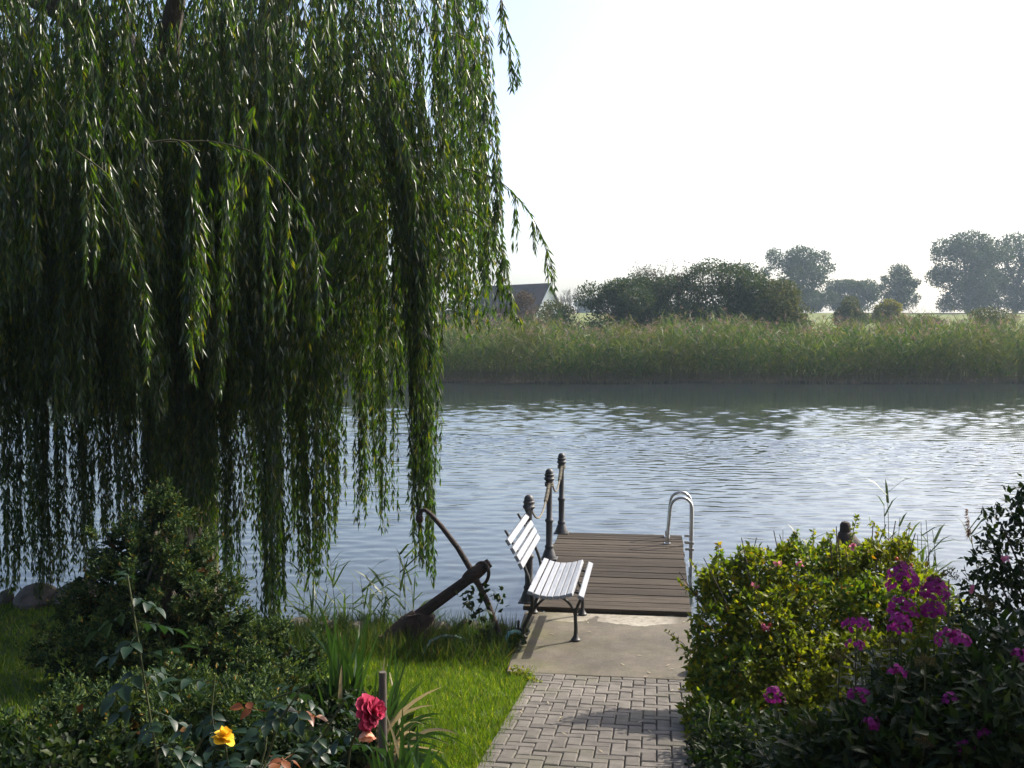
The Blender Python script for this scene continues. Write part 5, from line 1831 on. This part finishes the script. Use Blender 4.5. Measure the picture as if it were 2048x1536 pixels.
for px, w_, tp_, lb in ((930, 190, 575, 'dark bush behind the willow beside the house'), (760, 220, 560, 'dark bush seen through the middle of the willow'), (560, 240, 570, 'dark bush seen through the willow above the tall reeds'), (330, 260, 565, 'dark bush far behind the willow trunk'), (100, 260, 570, 'dark bush far behind the left willow edge')):
    far_tree('willow_bush', lb, px, tp_, 655, 88, w_, M['bush'], 1800, 0.45, cat='bush', group=GB, nl=14, low=0.05, seed=px)
far_tree('willow_bush', 'dark bush filling the gap left of the thicket centre', 1292, 548, 655, 87, 190, M['bush'], 8000, 0.26, cat='bush', group=GB, nl=16, low=0.05, seed=31)
far_tree('willow_bush', 'dark bush filling the gap right of the thicket centre', 1505, 545, 655, 84, 200, M['bush'], 8000, 0.26, cat='bush', group=GB, nl=16, low=0.05, seed=32)
bare_tree('thin bare topped tree rising out of the dark thicket', 1340, 515, 655, 88, 100, 5, None, 0.6)
bare_tree('small bare tree right of the white gable', 1132, 575, 640, 120, 40, 5)
far_tree('yellow_bush', 'green yellow bush on the meadow, left of the pair', 1700, 592, 640, 120, 80, M['bush2'], 3000, 0.3, cat='bush', group='bushes on the meadow', nl=14, low=0.5, seed=7)
far_tree('yellow_bush', 'bright yellow bush on the meadow, right of the pair', 1778, 597, 640, 122, 72, M['yellow_bush'], 2600, 0.3, cat='bush', group='bushes on the meadow', nl=14, low=0.5, seed=8)
far_tree('oak_tree', 'big round hazy tree left on the far ridge', 1600, 492, 622, 235, 175, M['far_tree'], 9000, 0.6, group=GT, nl=20, low=0.08, seed=9)
far_tree('oak_tree', 'low hazy tree between the round tree and the airy one', 1700, 560, 622, 250, 130, M['far_tree'], 5000, 0.6, group=GT, nl=14, low=0.2, seed=10)
far_tree('oak_tree', 'airy hazy tree with gaps standing alone on the ridge', 1795, 527, 622, 240, 118, M['far_tree'], 3800, 0.55, group=GT, nl=11, low=0.3, solid=0.5, seed=11)
far_tree('oak_tree', 'tall hazy tree left in the group at the right edge', 1935, 460, 625, 235, 170, M['far_tree'], 10000, 0.6, group=GT, nl=22, low=0.08, seed=12)
far_tree('oak_tree', 'tall hazy tree right in the group at the right edge', 2030, 465, 625, 245, 190, M['far_tree'], 10000, 0.6, group=GT, nl=22, low=0.08, seed=13)
far_tree('oak_tree', 'faint treetop just above the dark thicket', 1490, 528, 622, 330, 60, M['far_tree'], 3000, 0.8, group=GT, nl=12, low=0.2, seed=14)
far_tree('oak_tree', 'faint distant tree left of the dark thicket', 1168, 600, 622, 420, 50, M['far_tree'], 2500, 1.0, group=GT, nl=12, low=0.2, seed=15)
far_tree('oak_tree', 'hazy tree beyond the right picture edge', 2150, 470, 625, 240, 150, M['far_tree'], 5000, 0.6, group=GT, nl=16, low=0.08, seed=16)
far_tree('willow_bush', 'low brownish scrub on the meadow near the right edge', 1960, 618, 650, 95, 130, M['bush2'], 3500, 0.25, cat='bush', group=GB, nl=10, low=0.2, seed=17)
far_tree('willow_bush', 'low scrub on the meadow under the airy tree', 1850, 630, 655, 92, 110, M['bush2'], 3000, 0.25, cat='bush', group=GB, nl=10, low=0.2, seed=18)

# ------------------------------------------------------------------ house with white gable
pk = at(1098, 568, 128)
ho = empty('house', (pk.x, pk.y, hgt(pk.x, pk.y)))
ho.rotation_euler = (0, 0, R(-40))
tag(ho, 'house with white gable and dark brown roof across the lake', 'house')
Hr = pk.z - ho.location.z          # ridge height; ridge runs along local -X from the gable at x=0
half, eave, Ln = 3.6, Hr - 5.4, 12.0
mb = MB()
prof_ = [(-half + 0.3, 0), (half - 0.3, 0), (half - 0.3, eave), (0, Hr - 0.2), (-half + 0.3, eave)]
vs = [(0, y_, z) for y_, z in prof_] + [(-Ln, y_, z) for y_, z in prof_]
mb.add(vs, [(0, 1, 2, 3, 4), (9, 8, 7, 6, 5)] + [(i_, i_ + 5, (i_ + 1) % 5 + 5, (i_ + 1) % 5) for i_ in range(5)])
mb.build('wall', M['white_wall'], ho)
for sg in (-1, 1):
    mb = MB()
    A = [(0.35, 0, Hr), (-Ln - 0.3, 0, Hr), (-Ln - 0.3, sg * (half + 0.25), eave - 0.5), (0.35, sg * (half + 0.25), eave - 0.5)]
    nn = Vector((0, sg * (Hr - eave), half)).normalized()
    mb.prism([Vector(p) + nn * 0.12 for p in A], nn, 0.16)
    rf = mb.build('roof', M['roof'], ho)
    mb = MB()
    mb.tube([(0.38, 0, Hr + 0.02), (0.38, sg * (half + 0.25), eave - 0.48)], 0.11, 4)
    mb.build('bargeboard', M['white_wall'], rf)
for y_, z in ((0.0, Hr - 3.1), (-1.5, Hr - 5.6), (1.5, Hr - 5.6)):
    mb = MB()
    mb.box((0.03, y_, z), (0.1, 0.95, 1.4))
    wn = mb.build('window', M['frame'], ho)
    MB().box((0.085, y_, z), (0.03, 0.75, 1.2)).build('pane', M['glass'], wn)

# ------------------------------------------------------------------ unseen brick house added behind the camera to block sky light
M['brick'] = rough_mat('dark red brick', (0.09, 0.04, 0.03), (0.16, 0.075, 0.055), 3, 0.9, 0.3, 30)
gh = empty('sky_blocker_house', (0, -3.0, 0))
tag(gh, 'unseen dark brick house added behind the viewer to block sky light', 'house')
mb = MB()
mb.box((0, -4.5, 3.2), (18, 9, 7.4))
mb.build('wall', M['brick'], gh)
for sg in (-1, 1):
    mb = MB()
    A = [Vector((-9.6, -4.5, 11.2)), Vector((9.6, -4.5, 11.2)), Vector((9.6, -4.5 + sg * 5.4, 6.3)), Vector((-9.6, -4.5 + sg * 5.4, 6.3))]
    nn = Vector((0, sg * 4.9, 5.4)).normalized()
    mb.prism([p + nn * 0.15 for p in A], nn, 0.22)
    mb.build('roof', M['roof'], gh)
for x in (-6.5, -3.5, 3.0, 6.2):
    for z in (2.4, 5.2):
        mb = MB()
        mb.box((x, 0.02, z), (1.3, 0.12, 1.4))
        wn = mb.build('window', M['frame'], gh)
        MB().box((x, 0.085, z), (1.1, 0.03, 1.2)).build('pane', M['glass'], wn)

# ------------------------------------------------------------------ haze
hz = MB()
hz.box((0, 420, 13), (1500, 1040, 34))
m = bpy.data.materials.new('haze')
m.use_nodes = True
n = m.node_tree
n.nodes.remove(n.nodes['Principled BSDF'])
pv = n.nodes.new('ShaderNodeVolumePrincipled')
pv.inputs['Color'].default_value = (0.66, 0.84, 1.0, 1)
pv.inputs['Density'].default_value = 0.00042
pv.inputs['Anisotropy'].default_value = 0.3
n.links.new(pv.outputs[0], n.nodes['Material Output'].inputs['Volume'])
o = hz.build('haze', m)
tag(o, 'thin pale morning haze over lake and meadow', 'haze', kind='stuff')
